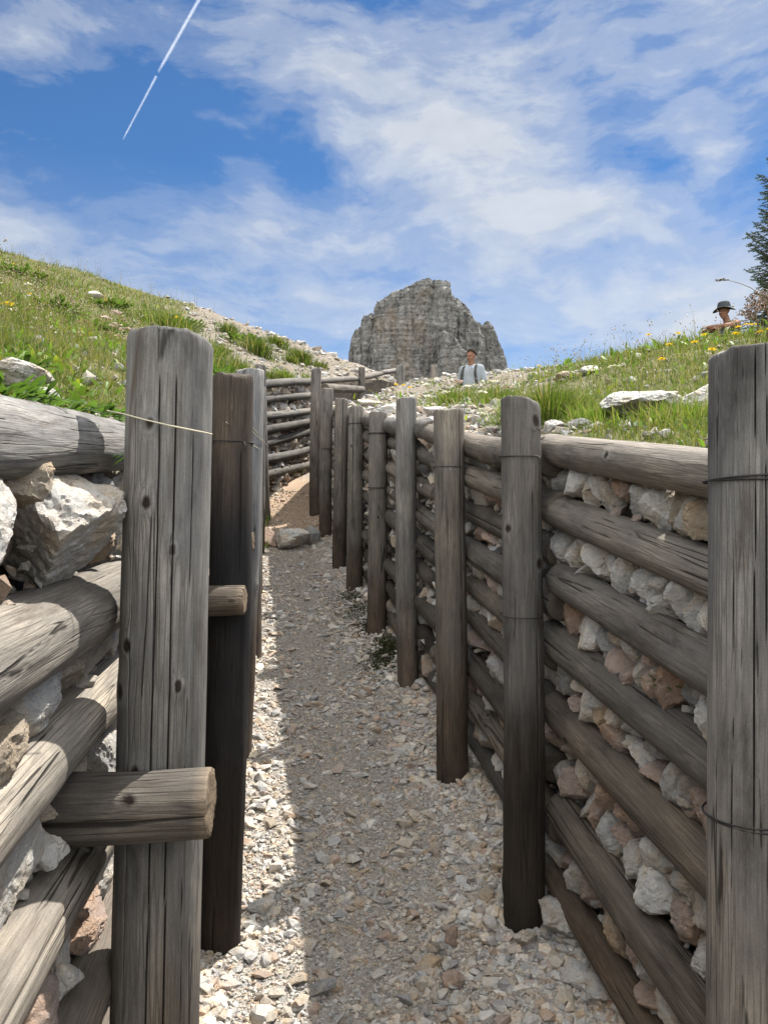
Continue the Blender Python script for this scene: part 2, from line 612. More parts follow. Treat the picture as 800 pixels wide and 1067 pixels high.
def scree_amount(x, y):
    """1 where the bank is bare stones, 0 where it is meadow"""
    x, y = np.asarray(x, float), np.asarray(y, float)
    n = fbm(np.stack([x * .55, y * .55, 0 * x + 21], -1), 4)
    left = smooth(-1.3, .5, x + .235 * y + .9 * n) * smooth(2.2, 4.5, y)
    right = .75 * smooth(.5, -.7, x - .235 * y + .8 * n) * smooth(2.5, 4, y) + .12
    rim = .7 * smooth(.4, .05, x - XR(y) - BACK) * smooth(2.5, 3.0, y)
    mid = .5 * (XL(y) + XR(y))
    return np.clip(np.where(x < mid, left, np.maximum(right, rim)), 0, 1)


def grid_faces(nr, nc):
    i = np.arange(nr - 1)[:, None] * nc + np.arange(nc - 1)[None]
    return np.stack([i, i + 1, i + nc + 1, i + nc], -1).reshape(-1, 4)


def build_ground():
    rows = np.concatenate([[-3000, -400, -60, -12], np.arange(-3, 24, .12), np.geomspace(24.2, 3000, 40)])
    d = np.concatenate([np.arange(0, 2, .09), np.geomspace(2, 22, 60), np.geomspace(24, 3000, 22)])
    parts, faces, scr, n0 = [], [], [], 0
    for side in (-1, 1):
        Y = np.repeat(rows[:, None], len(d), 1)
        edge = (XL(rows) - BACK if side < 0 else XR(rows) + BACK)[:, None]
        X = edge + side * (d[None] + 1e-4)
        Z = ground_h(X, Y)
        P = np.stack([X, Y, Z], -1).reshape(-1, 3)
        F = grid_faces(len(rows), len(d))
        if side < 0:
            F = F[:, ::-1]
        parts.append(P)
        scr.append(scree_amount(P[:, 0], P[:, 1]))
        faces.append(F + n0)
        n0 += len(P)
        # the cut earth face behind the logs
        k = np.linspace(0, 1, 12)
        top = ground_h(edge[:, 0] + side * 1e-4, rows)
        bot = np.interp(rows, *FLk) - .1
        Z = top[:, None] * (1 - k) + bot[:, None] * k
        Yg = np.repeat(rows[:, None], len(k), 1)
        Xg = np.repeat(edge, len(k), 1)
        bulge = .03 * fbm(np.stack([Xg * 6, Yg * 6, Z * 6], -1), 3)
        bulge[:, 0] = 0
        Xg = Xg + side * (bulge + 1e-4)
        P = np.stack([Xg, Yg, Z], -1).reshape(-1, 3)
        F = grid_faces(len(rows), len(k))
        if side > 0:
            F = F[:, ::-1]
        parts.append(P)
        scr.append(np.full(len(P), .85))
        faces.append(F + n0)
        n0 += len(P)
    me = npmesh('ground', np.concatenate(parts), np.concatenate(faces), attrs={'scree': np.concatenate(scr)})
    o = link('ground', me, GROUND)
    tag(o, 'grassy and stony alpine ground rising on both sides of the trench', 'ground', kind='structure')
    rows = np.concatenate([[-3000, -400, -60, -12], np.arange(-3, 24, .06), np.geomspace(24.2, 3000, 40)])
    s = np.linspace(0, 1, 26)
    a, b = (XL(rows) - BACK)[:, None], (XR(rows) + BACK)[:, None]
    X = a + (b - a) * s
    Y = np.repeat(rows[:, None], len(s), 1)
    Z = floor_h(X, Y)
    wear = smooth(.95, .2, np.abs(2 * (s[None] - .46 + .05 * np.sin(Y)))) + 0 * X
    rust = smooth(8.6, 9.6, Y) * smooth(12.5, 11.5, Y) + .25 * smooth(7, 8.6, Y) * (Y < 8.6)
    me = npmesh('path', np.stack([X, Y, Z], -1).reshape(-1, 3), grid_faces(len(rows), len(s)), attrs={'wear': wear.ravel(), 'rust': rust.ravel()})
    tag(link('path', me, PATH), 'worn gravel path running up the floor of the trench', 'path', kind='structure')


build_ground()


# ------------------------------------------------------------------ timber
def timber(name, p0, p1, r0, r1, seed, n=40, step=.02, cracks=None, knots=None, tint=None, bend=.006, oval=.04, lump=.012, chamfer=None, rim=.955, parent=None, ncrack=5, nknot=4):
    """one log or post, built along its own local Z from p0 to p1"""
    r = np.random.default_rng(seed)
    p0, p1 = np.array(p0, float), np.array(p1, float)
    L = np.linalg.norm(p1 - p0)
    m = max(int(L / step), 6)
    z = np.linspace(0, L, m + 1)
    th = np.arange(n) * 2 * np.pi / n
    Z, TH = np.meshgrid(z, th, indexing='ij')
    base = r0 + (r1 - r0) * Z / L
    C, S = np.cos(TH), np.sin(TH)
    so = seed * 7.31
    R = base * (1 + oval * np.cos(2 * TH + seed) + lump * 3 * fbm(np.stack([C * 1.3, S * 1.3, Z * 2.2 + so], -1), 3) + lump * fbm(np.stack([C * 6, S * 6, Z * 5 + so], -1), 2))
    fib = fbm(np.stack([C * 9, S * 9, Z * 1.4 + so], -1), 3)
    R = R + .0004 * fib
    crack = np.zeros_like(R)
    knot = np.zeros_like(R)
    kn = list(knots or [])
    for _ in range(nknot):
        kn.append((r.uniform(-math.pi, math.pi), r.uniform(.1, .9) * L, r.uniform(.008, .016)))
    if cracks is None:
        cracks = []
        for _ in range(ncrack):
            zc = r.uniform(0, L)
            hl = r.uniform(.2, .7)
            cracks.append((r.uniform(-math.pi, math.pi), zc - hl, zc + hl, r.uniform(.0012, .0028)))
    for (t0, za, zb, w) in cracks:
        path = t0 + .10 * fbm(np.stack([Z * 1.1, 0 * Z + t0 * 3, 0 * Z + so], -1), 3) + .02 * fbm(np.stack([Z * 9, 0 * Z + t0, 0 * Z], -1), 2)
        dth = (TH - path + math.pi) % (2 * math.pi) - math.pi
        ends = np.clip((Z - za) / .08, 0, 1) * np.clip((zb - Z) / .08, 0, 1)
        wmin = max(w * .4, base.mean() * 2 * math.pi / n * .40)
        msk = np.exp(-(dth * base / wmin) ** 2) * ends
        crack = np.maximum(crack, msk * min(1., .45 + w / .004))
    for (t0, zk, rk) in kn:
        dth = (TH - t0 + math.pi) % (2 * math.pi) - math.pi
        d = np.sqrt((dth * base) ** 2 + ((Z - zk) * .8) ** 2) / rk
        knot = np.maximum(knot, np.exp(-d ** 2 * 1.2))
        R = R + .006 * np.exp(-(d / 1.7) ** 2) - .006 * np.exp(-(d / .6) ** 2)
    R = R - .0045 * np.clip((crack - .3) * 1.6, 0, 1)
    ax = r.uniform(0, 6.28)
    bx = bend * np.sin(np.pi * Z / L) * math.cos(ax) + .003 * fbm(np.stack([Z * 2, 0 * Z, 0 * Z + so], -1), 2)
    by = bend * np.sin(np.pi * Z / L) * math.sin(ax)
    R[0] *= .965
    R[-1] *= rim
    V = np.stack([bx + R * C, by + R * S, Z + 0 * R], -1)
    # softened rims
    V[0, :, 2] += .000
    V[-1, :, 2] += .004 * fbm(np.stack([C[-1] * 3, S[-1] * 3, 0 * C[-1] + so], -1), 2)
    V[-2, :, 2] = V[-1, :, 2] - .007
    V[1, :, 2] = V[0, :, 2] + .007
    rings = [V.reshape(-1, 3)]
    ck, kk, cp = [crack.ravel()], [knot.ravel()], [np.zeros(crack.size)]
    F = []
    nr = m + 1
    idx = np.arange(nr * n).reshape(nr, n)
    a, b = idx[:-1], idx[1:]
    a2, b2 = np.roll(a, -1, 1), np.roll(b, -1, 1)
    F.append(np.stack([a, a2, b2], -1).reshape(-1, 3))
    F.append(np.stack([a, b2, b], -1).reshape(-1, 3))
    tot = nr * n
    for end in (0, 1):
        ring = V[0] if end == 0 else V[-1]
        c = ring.mean(0)
        prev = idx[0] if end == 0 else idx[-1]
        sgn = -1 if end == 0 else 1
        for f in (.985, .8, .55, .3, .1):
            q = c + (ring - c) * f
            q[:, 2] = ring[:, 2] * f + c[2] * (1 - f) + sgn * (.002 + .004 * fbm(np.stack([q[:, 0] * 40, q[:, 1] * 40, 0 * q[:, 0] + so], -1), 2)) * (1 if f < .98 else .4)
            rings.append(q)
            ck.append(np.zeros(n)); kk.append(np.zeros(n)); cp.append(np.ones(n))
            cur = tot + np.arange(n)
            tot += n
            A, B, A2, B2 = prev, cur, np.roll(prev, -1), np.roll(cur, -1)
            t1, t2 = np.stack([A, A2, B2], -1), np.stack([A, B2, B], -1)
            if end == 0:
                t1, t2 = t1[:, ::-1], t2[:, ::-1]
            F += [t1, t2]
            prev = cur
        rings.append(c[None] + [[0, 0, sgn * .002]])
        ck.append(np.zeros(1)); kk.append(np.zeros(1)); cp.append(np.ones(1))
        t = np.stack([prev, np.roll(prev, -1), np.full(n, tot)], -1)
        F.append(t[:, ::-1] if end == 0 else t)
        tot += 1
    VV = np.concatenate(rings)
    if chamfer:
        for (nx, ny, off, sl) in chamfer:      # saw the top down towards one side
            over = np.maximum(VV[:, 0] * nx + VV[:, 1] * ny - off, 0)
            VV[:, 2] -= np.where(VV[:, 2] > L - .1, over * sl, 0)
    zf = VV[:, 2] / L
    tt = np.ones((len(VV), 3))
    if tint is not None:
        tt = tint(zf, VV) if callable(tint) else np.repeat(np.array(tint, float)[None], len(VV), 0)
    me = npmesh(name, VV, np.concatenate(F), tt, {'crack': np.concatenate(ck), 'knot': np.concatenate(kk), 'cap': np.concatenate(cp)}, sharp=50)
    za = (p1 - p0) / L
    ref = np.array([1., 0, 0]) if abs(za[0]) < .8 else np.array([0., 0, 1])
    xa = ref - za * ref.dot(za)
    xa /= np.linalg.norm(xa)
    ya = np.cross(za, xa)
    M = Matrix(((xa[0], ya[0], za[0], p0[0]), (xa[1], ya[1], za[1], p0[1]), (xa[2], ya[2], za[2], p0[2]), (0, 0, 0, 1)))
    o = bpy.data.objects.new(name, me)
    COL.objects.link(o)
    me.materials.append(WOOD)
    if parent is not None:
        o.parent = parent
        o.matrix_parent_inverse = Matrix.Translation(-parent.location)
        o.matrix_basis = M
    else:
        o.matrix_world = M
    return o


def wire_band(post, center, r, axis_tilt=(0, 0), wraps=2, rad=.0032):
    """wire wound round a post, left as a child of the post"""
    th = np.linspace(0, 2 * np.pi, 60, endpoint=False)
    S = Soup()
    for k in range(wraps):
        rr = r - rad * .2 + .0012 * np.sin(th * 3 + k)
        dz = (k - (wraps - 1) / 2) * rad * 1.9 + .003 * np.sin(th + k * 2.)
        P = np.stack([rr * np.cos(th), rr * np.sin(th), dz + axis_tilt[0] * rr * np.cos(th) + axis_tilt[1] * rr * np.sin(th)], -1)
        P = np.concatenate([P, P[:1]])
        V, F = tube(P, rad, 6, False)
        S.add(V, F, (1, 1, 1))
    # twisted end
    V, F = tube([(r * .7, -r * .75, 0), (r * .8, -r * .85, -.012), (r * .74, -r * .92, -.03)], rad * .8, 6)
    S.add(V, F, (1, 1, 1))
    o = link('wire_band', S.mesh('wire_band'), WIRE)
    o.parent = post
    o.location = center
    return o


def px(u, v, y):
    """world point at depth y seen at photograph pixel u, v (used once, to read sizes off the photograph)"""
    return np.array([(u - 400) / 800 * y, y, EYE + (533.5 - v) / 800 * y])


def stainer(seed, top, mid, low, z1=.35, z2=.75, amp=.18):
    top, mid, low = np.array(top), np.array(mid), np.array(low)

    def f(zf, V):
        n = fbm(np.stack([V[:, 0] * 14, V[:, 1] * 14, V[:, 2] * 2.1 + seed * 3.3], -1), 4)
        k = zf + amp * n
        a = smooth(z1 - .12, z1 + .12, k)[:, None]
        b = smooth(z2 - .06, z2 + .06, k)[:, None]
        return (low * (1 - a) + mid * a) * (1 - b) + top * b
    return f


GREY, COOL = (1.0, 1.0, 1.0), (.93, .97, 1.04)
POSTS = []


def post(label, u_top, u_low, v_top, v_low, y, dia, seed, tint, bands=(), group='posts of the trench walls', sink=.18, y_top=None, **kw):
    kw.setdefault('bend', .010)
    kw.setdefault('lump', .016)
    kw.setdefault('chamfer', [(math.cos(seed * 2.3), math.sin(seed * 2.3), -.03 * dia / .13, .05 + .1 * ((seed * 7) % 5) / 5), (math.cos(seed * 5.1), math.sin(seed * 5.1), .04 * dia / .13, .6)])
    """an upright post: top at pixel (u_top, v_top), and (u_low, v_low) another point on its axis"""
    a = px(u_top, v_top, y_top or y)
    b = px(u_low, v_low, y)
    ax = (a - b) / (a[2] - b[2])
    fz = float(floor_h(b[0], y)) - sink
    p0 = b + ax * (fz - b[2])
    L = np.linalg.norm(a - p0)
    root = empty('wooden_post', p0)
    tag(root, label, 'post', group)
    sh = timber('shaft', p0, a, dia / 2 * 1.03, dia / 2 * .97, seed, tint=tint, parent=root, **kw)
    for v in bands:
        zz = (EYE + (533.5 - v) / 800 * y - p0[2]) / (a[2] - p0[2]) * L
        wire_band(sh, (0, 0, zz), dia / 2 * 1.045, (random.uniform(-.02, .02), random.uniform(-.05, .02)), 2 if y < 2 else 1, .0018 if y < 4 else .0038)
    POSTS.append((root, a, p0))
    return root


# ---- the sunlit wall's posts
L1 = 2.33 - .0


def kn(frac, v, v_top, y, length, r=.011):
    th = -math.pi / 2 + math.asin(max(-.98, min(.98, frac)))
    return (th, length - (v - v_top) / 800 * y, r)


LP1 = 1.86
post('thick grey cracked post standing tallest in front at the sunlit wall', 178, 160, 350, 1067, 1.42, .157, 101,
     stainer(1, (.86, .88, .92), (.72, .735, .76), (.56, .49, .43), .40, .72), n=230, step=.012, sink=.2,
     cracks=[(-2.12, .05, 1.9, .0034), (-1.50, .2, 1.95, .0042), (-1.14, .3, 1.95, .0036), (-.74, .9, 1.9, .002), (-1.78, .1, .8, .002), (-1.33, .05, .7, .0016), (2.0, .2, 1.5, .004), (.8, .3, 1.7, .004)],
     knots=[kn(-.16, 376, 350, 1.42, LP1), kn(-.2, 454, 350, 1.42, LP1, .013), kn(.4, 500, 350, 1.42, LP1, .009), kn(-.6, 597, 350, 1.42, LP1, .014), kn(.55, 633, 350, 1.42, LP1, .008), kn(.55, 638, 350, 1.42, LP1, .007), kn(-.78, 645, 350, 1.42, LP1, .016), kn(-.55, 985, 350, 1.42, LP1, .013), kn(-.3, 720, 350, 1.42, LP1, .012)],
     nknot=0, bend=.004, oval=.02, lump=.006, chamfer=[(1, .2, .030, .25), (-1, 0, .055, .2)])
post('blackened dark post with a wire band near its top, behind the thick cracked post', 243, 226, 391, 985, 2.37, .132, 102,
     stainer(2, (.30, .25, .22), (.10, .102, .115), (.13, .105, .09), .35, .80, .05), bands=(461,), n=80, step=.015, ncrack=12, nknot=2)
post('pale grey smooth post just beyond the blackened post', 261, 246, 385, 790, 3.6, .14, 103,
     stainer(3, (1.12, 1.14, 1.18), (1.0, 1.0, 1.03), (.55, .42, .33), .45, .7), n=60, ncrack=6)
for i, (yy, vt, nm) in enumerate(((5.0, 402, 'second'), (6.6, 405, 'third'), (8.3, 402, 'fourth'))):
    x = XL(yy) + .14
    post('grey post mostly hidden, %s beyond the pale smooth post' % nm, 400 + 800 * (x + .02) / yy, 400 + 800 * x / yy, vt, 700, yy, .14, 104 + i, stainer(4 + i, (.9,) * 3, (.8,) * 3, (.6, .5, .42)), n=36, step=.03)
post('slim dark grey post at the near end of the distant log panel', 271.5, 276, 380, 520, 9.95, .145, 109, stainer(9, (.85, .83, .82), (.75, .72, .70), (.6, .5, .43)), n=36, step=.03)

# ---- the shaded wall's posts
post('broad pale brown post with two wire bands cut by the photo edge', 783, 782, 367, 1067, 1.4, .157, 111,
     stainer(11, (.92, .92, .93), (1.25, 1.2, 1.14), (1.25, 1.16, 1.05), .46, .715, .02), bands=(500, 848), n=230, step=.012, nknot=2,
     cracks=[(-1.95, 1.0, 2.0, .0024), (-1.45, .05, 1.1, .003), (-1.72, 1.35, 2., .0026), (-2.45, .8, 1.6, .002), (2.6, 0, 1.5, .003)], bend=.004, oval=.02, lump=.007, chamfer=[(-1, 0, .055, .35)])
post('dark grey post with two wire bands, blackish at its foot, beside the pale brown one', 541.5, 545, 415, 967, 2.45, .128, 112,
     stainer(12, (.62, .61, .62), (.60, .61, .64), (.17, .145, .125), .46, .78), bands=(476, 641), n=90, step=.013, ncrack=14, nknot=3, knots=[(-.75, 1.79 - .47, .018), (-.9, 1.9 - .11, .02)])
post('brownish grey post with two thin wire bands and a flat sawn top', 467, 471, 427, 813, 3.4, .132, 113,
     stainer(13, (1.05, 1.03, 1.0), (1.0, .97, .94), (.62, .52, .44), .35, .8), bands=(487, 586), n=70, step=.015, ncrack=8)
post('slim unbanded grey post rising higher than its neighbours', 423, 426, 414, 717, 4.48, .118, 114,
     stainer(14, (.98, .97, .96), (.95, .93, .90), (.68, .55, .45), .3, .8), n=60, step=.018, ncrack=8, nknot=6)
post('grey post with one dark wire band over green moss', 394, 392, 430, 660, 5.53, .138, 115,
     stainer(15, (.8, .79, .79), (.85, .83, .81), (.5, .41, .34), .3, .8), bands=(452, 508), n=50, step=.02)
post('grey leaning post with a round top, first upslope from the mossy one', 371, 369, 424, 615, 6.78, .148, 116,
     stainer(16, (.9, .89, .88), (.85, .83, .8), (.5, .42, .36), .3, .8), bands=(442, 490), n=44, step=.02)
post('grey knotty post, second upslope from the mossy one', 356, 353, 415, 593, 7.62, .14, 117,
     stainer(17, (.86, .85, .85), (.8, .78, .76), (.5, .42, .36), .3, .8), bands=(480,), n=44, step=.02, nknot=8)
post('slender grey post with its foot at the rock step', 341, 339, 405, 566, 9.04, .145, 118,
     stainer(18, (.82, .8, .79), (.75, .72, .69), (.45, .38, .32), .3, .8), bands=(468,), n=40, step=.03)
post('grey corner post where the shaded wall bends out of sight', 329.5, 328, 384, 541, 10.3, .135, 119,
     stainer(19, (.85, .83, .82), (.75, .7, .66), (.5, .42, .36), .3, .8), n=40, step=.03)
# ---- posts of the trench further uphill
for u, v, y, w, lab in ((377, 383, 16.0, .14, 'small grey post topping the distant rail below the cliff'),
                        (417, 381, 17.6, .19, 'short pale post on the skyline under the cliff'),
                        (452, 380.5, 18.6, .16, 'short pale post on the skyline beside the walking man')):
    p = px(u, v, y)
    root = empty('wooden_post', (p[0], p[1], p[2] - .9))
    tag(root, lab, 'post', 'posts of the trench walls')
    timber('shaft', p - [0, 0, .9], p, w / 2, w / 2, 130 + int(u), n=28, step=.04, tint=(1.15, 1.12, 1.08) if u > 400 else (.85, .84, .83), parent=root)

# ---- ties let into the sunlit wall, lying across the posts' faces
for i, (ur, v, y, dia, xl, lab) in enumerate((
        (219, 835, 1.30, .112, -.60, 'short log stub with an orange sawn edge across the thick cracked post'),
        (255, 625.5, 2.265, .095, -.72, 'short brown log stub across the blackened dark post'),
        (264, 564, 3.50, .09, -.95, 'small light log end on the pale smooth post'),
        (269.5, 532, 4.88, .11, -1.15, 'small log end beyond the pale smooth post, uppermost of the stubs'))):
    p = px(ur, v, y)
    t = stainer(40 + i, (.52, .49, .46), (.34, .32, .30), (.32, .30, .27), .2, .5) if i != 1 else stainer(41, (.62, .55, .47), (.5, .44, .38), (.5, .42, .35))

    def edge_tint(zf, V, t=t, i=i):
        c = t(zf, V)
        ang = np.arctan2(V[:, 1], V[:, 0])
        up = smooth(.55, .95, V[:, 0] / (dia / 2)) if False else 0
        k = smooth(.93, .995, zf + .03 * fbm(V * 30, 3))[:, None]
        return c * (1 - k) + np.array([1.0, .84, .66]) * k
    o = timber('tie_log', (xl, y - .02, p[2] - .004), p, dia / 2, dia / 2 * .98, 140 + i, n=64, step=.012, tint=edge_tint, ncrack=9, nknot=2, knots=[(-2.4, .2, .011)] if i == 0 else None, bend=.006, lump=.03, oval=.07, rim=.985)
    tag(o, lab, 'log stub', 'log stubs crossing the posts')

# ------------------------------------------------------------------ stacked logs
ORD = ['topmost', 'second', 'third', 'fourth', 'fifth', 'sixth', 'seventh', 'eighth', 'ninth', 'tenth']
WALLS = {}


def gline(y):
    return EYE - 1.69 + np.interp(y, [-3, 0, 8.6, 10.4], [-.44, 0, 1.268, 1.55])


def log_row(wall, k, y0, y1, zfun, r, seed, label, tint, xl, n=44, step=.02, group=None, xo=0.):
    p0 = np.array([xl(y0) + xo, y0, zfun(y0)])
    p1 = np.array([xl(y1) + xo, y1, zfun(y1)])
    t = stainer(seed, tint, tint, tuple(np.array(tint) * .8), .2, .6)
    o = timber('wall_log', p0, p1, r * 1.03, r * .95, seed, n=n, step=step, tint=t, bend=.018, lump=.026, ncrack=6, nknot=5)
    tag(o, label, 'log', group)
    return o


# shaded wall, front stretch (camera to the dark banded post)
RW_FRONT = [(1.52, .056), (1.325, .058), (1.11, .057), (.895, .059), (.672, .058), (.365, .060), (.13, .052), (-.08, .05)]
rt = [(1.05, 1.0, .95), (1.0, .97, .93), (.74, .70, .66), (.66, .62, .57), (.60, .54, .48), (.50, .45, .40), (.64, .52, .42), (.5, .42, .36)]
for k, (off, r) in enumerate(RW_FRONT):
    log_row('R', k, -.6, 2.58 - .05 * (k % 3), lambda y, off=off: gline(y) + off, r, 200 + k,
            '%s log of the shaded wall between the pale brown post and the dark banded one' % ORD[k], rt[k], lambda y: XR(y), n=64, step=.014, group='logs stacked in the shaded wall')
RW_BACK = [(1.50, .055), (1.345, .052), (1.185, .053), (1.02, .05), (.85, .053), (.68, .05), (.50, .053), (.32, .05), (.14, .05)]
spans = [('the brownish post and the dark banded post', 2.5, 4.3), ('the mossy post and the slim unbanded post', 4.15, 6.5), ('the rock step and the mossy post', 6.35, 10.25)]
for si, (nm, ya, yb) in enumerate(spans):
    for k, (off, r) in enumerate(RW_BACK):
        j = .35 * ((k * 7 + si * 3) % 5 / 4 - .5)
        y0 = ya + (j if si else -.05 * (k % 2))
        y1 = yb + (.35 * ((k * 7 + si * 3 + 3) % 5 / 4 - .5) if si < 2 else 0)
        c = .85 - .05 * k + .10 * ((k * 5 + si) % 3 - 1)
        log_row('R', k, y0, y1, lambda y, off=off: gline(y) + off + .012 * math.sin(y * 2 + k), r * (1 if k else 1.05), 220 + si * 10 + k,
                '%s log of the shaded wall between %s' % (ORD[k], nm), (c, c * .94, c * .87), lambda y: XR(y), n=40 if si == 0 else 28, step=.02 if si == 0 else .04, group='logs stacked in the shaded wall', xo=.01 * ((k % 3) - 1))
# sunlit wall, front stretch
LW = [(1.795, .059, .07), (1.51, .071, .02), (1.30, .060, .035), (1.045, .060, .02), (.80, .06, .05), (.56, .06, .1), (.30, .055, .14)]
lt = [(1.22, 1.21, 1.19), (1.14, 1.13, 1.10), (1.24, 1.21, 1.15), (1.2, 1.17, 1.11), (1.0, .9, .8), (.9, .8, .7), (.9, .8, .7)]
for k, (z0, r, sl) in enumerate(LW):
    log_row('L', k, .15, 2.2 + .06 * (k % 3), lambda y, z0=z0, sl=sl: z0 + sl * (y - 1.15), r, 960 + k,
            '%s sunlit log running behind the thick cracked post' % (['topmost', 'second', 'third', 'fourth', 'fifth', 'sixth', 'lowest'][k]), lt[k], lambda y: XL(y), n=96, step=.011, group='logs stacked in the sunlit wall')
LW2 = [(1.50, .056), (1.27, .056), (1.03, .055), (.80, .056), (.56, .055), (.32, .055), (.1, .05)]
for si, (nm, ya, yb) in enumerate([('the blackened post and the pale smooth post', 2.3, 4.6), ('the pale smooth post and the distant log panel', 4.55, 9.9)]):
    for k, (off, r) in enumerate(LW2):
        log_row('L', k, ya, yb, lambda y, off=off: gline(y) + off + .03, r, 270 + si * 10 + k, '%s log of the sunlit wall between %s' % (ORD[k], nm), (1., .98, .95), lambda y: XL(y), n=28, step=.04, group='logs stacked in the sunlit wall')
# distant panel, past the bend
PANEL = []
vl = [402, 418, 434, 450, 466, 480, 498]
vr = [397.5, 412, 428, 439, 449, 468, 484]
for k in range(7):
    y0, y1 = 10.05, 12.5
    a = np.array([XL(y0) + .0, y0, EYE + (533.5 - vl[k]) / 800 * y0])
    b = np.array([XL(y1) + .02, y1, EYE + (533.5 - vr[k]) / 800 * y1])
    PANEL.append((a, b))
    t = .72 if k != 1 else 1.0
    o = timber('wall_log', a, b, .062, .056, 300 + k, n=28, step=.04, tint=stainer(300 + k, (t, t * .97, t * .93), (t * .9,) * 3, (t * .7,) * 3), bend=.025, ncrack=4)
    tag(o, '%s log of the distant panel seen past the bend' % (ORD[k] if k < 6 else 'lowest'), 'log', 'logs of the distant panel')
# top rail beyond it
for i, (ya, yb, va, vb) in enumerate(((12.5, 15.95, 397.5, 394.5), (15.9, 17.7, 394, 388.5), (17.6, 19.2, 388.5, 384.5))):
    a = np.array([XL(ya) + .0, ya, EYE + (533.5 - va) / 800 * ya])
    b = np.array([XL(yb) + .0, yb, EYE + (533.5 - vb) / 800 * yb])
    o = timber('rail_log', a, b, .062, .056, 320 + i, n=24, step=.05, tint=(.95, .93, .9), bend=.02)
    tag(o, ['long grey rail log between the corner and the small distant post', 'grey rail log leading up to the short skyline post', 'grey rail log beside the skyline under the walking man'][i], 'log', 'rail logs beyond the bend')
# logs of the hidden wall past the corner post: their sawn ends show
for k in range(6):
    y0, y1 = 10.42, 13.2
    z = EYE + (533.5 - (404 + k * 19)) / 800 * 10.4
    o = timber('wall_log', (-.80 + .01 * (k % 2), y0, z), (float(XR(y1)) - .12, y1, z + .42), .06, .056, 330 + k, n=28, step=.05, tint=(.8, .76, .72))
    tag(o, '%s log whose round sawn end shows beside the corner post' % ORD[k], 'log', 'logs behind the corner post')

# ------------------------------------------------------------------ stones packed between the logs
TINTS = [('pale grey', (.43, .415, .39)), ('whitish', (.52, .50, .47)), ('tan', (.39, .33, .26)), ('pinkish', (.36, .285, .245)), ('rusty brown', (.28, .205, .16)), ('mid grey', (.30, .295, .285))]
ROCKS3 = [npmesh('stone_shape', *rock_shape(400 + i, 4 if i < 10 else 3, 7 + i % 4, .15), sharp=28) for i in range(18)]
ROCKS5 = [npmesh('stone_shape', *rock_shape(440 + i, 5, 7 + i % 4, .115), sharp=28) for i in range(5)]
for m in ROCKS3 + ROCKS5:
    m.materials.append(STONE)


def stone(name, loc, dims, rot, tint, mesh, label, cat, group):
    o = bpy.data.objects.new(name, mesh)
    COL.objects.link(o)
    o.location = loc
    o.scale = dims
    o.rotation_euler = rot
    o.color = (*tint, 1)
    tag(o, label, cat, group)
    return o


_count = {}


def fill_gap(xl, xo, ya, yb, za, zb, side, seed, size, names, wname, weights, meshes, group, near=None):
    """stones in one gap: za, zb are functions giving the lower edge of the upper log and the upper edge of the lower log"""
    r = np.random.default_rng(seed)
    y = ya
    k = 0
    while y < yb:
        w = r.uniform(*size)
        yc = y + w / 2
        h = max(za(yc) - zb(yc), .03) + .045
        hh = h * r.uniform(.82, 1.08)
        ti = r.choice(len(TINTS), p=weights)
        nm, tt = TINTS[ti]
        tt = np.array(tt) * r.uniform(.8, 1.12) * (1.08 if side > 0 else 1.)
        dx = r.uniform(.06, .085)
        k += 1
        pos = (xl(yc) + side * (dx * .55 + xo + r.uniform(-.012, .02)), yc, (za(yc) + zb(yc)) / 2 + r.uniform(-.012, .012))
        ds = xl(yc + .1) - xl(yc - .1)
        rz = -math.atan2(ds, .2)
        me = meshes[r.integers(len(meshes))]
        lay = [(pos, (dx, w * .64, hh * .58))]
        if h > .13 and r.random() < (.3 if h < .2 else .9):
            q = r.uniform(.4, .6)
            lay = [((pos[0], pos[1] + r.uniform(-.01, .01), pos[2] + hh * (1 - q) * .48), (dx * .9, w * .60, hh * q * .56)), ((pos[0], pos[1], pos[2] - hh * q * .48), (dx, w * .62, hh * (1 - q) * .58))]
        for j, (pp, dd) in enumerate(lay):
            me = meshes[r.integers(len(meshes))]
            q2 = int(r.choice([0, 1, 3, 3]))
            nm2, t2 = (nm, tt) if j == 0 else (TINTS[q2][0], np.array(TINTS[q2][1]) * r.uniform(.9, 1.1))
            stone('wall_stone', pp, dd, (r.uniform(-.5, .5), r.uniform(-.35, .35), rz + r.uniform(-.4, .4) + (math.pi if r.random() < .5 else 0)), t2, me,
                  '%s%s stone, %s %s %s' % ('lower ' if j else '', nm2, nth(k), wname, names), 'stone', group)
        y += w * r.uniform(.80, .97)


NTH = ['first', 'second', 'third', 'fourth', 'fifth', 'sixth', 'seventh', 'eighth', 'ninth', 'tenth', 'eleventh', 'twelfth', 'thirteenth', 'fourteenth', 'fifteenth', 'sixteenth', 'seventeenth', 'eighteenth', 'nineteenth', 'twentieth']


def nth(k): return NTH[min(k, 20) - 1]


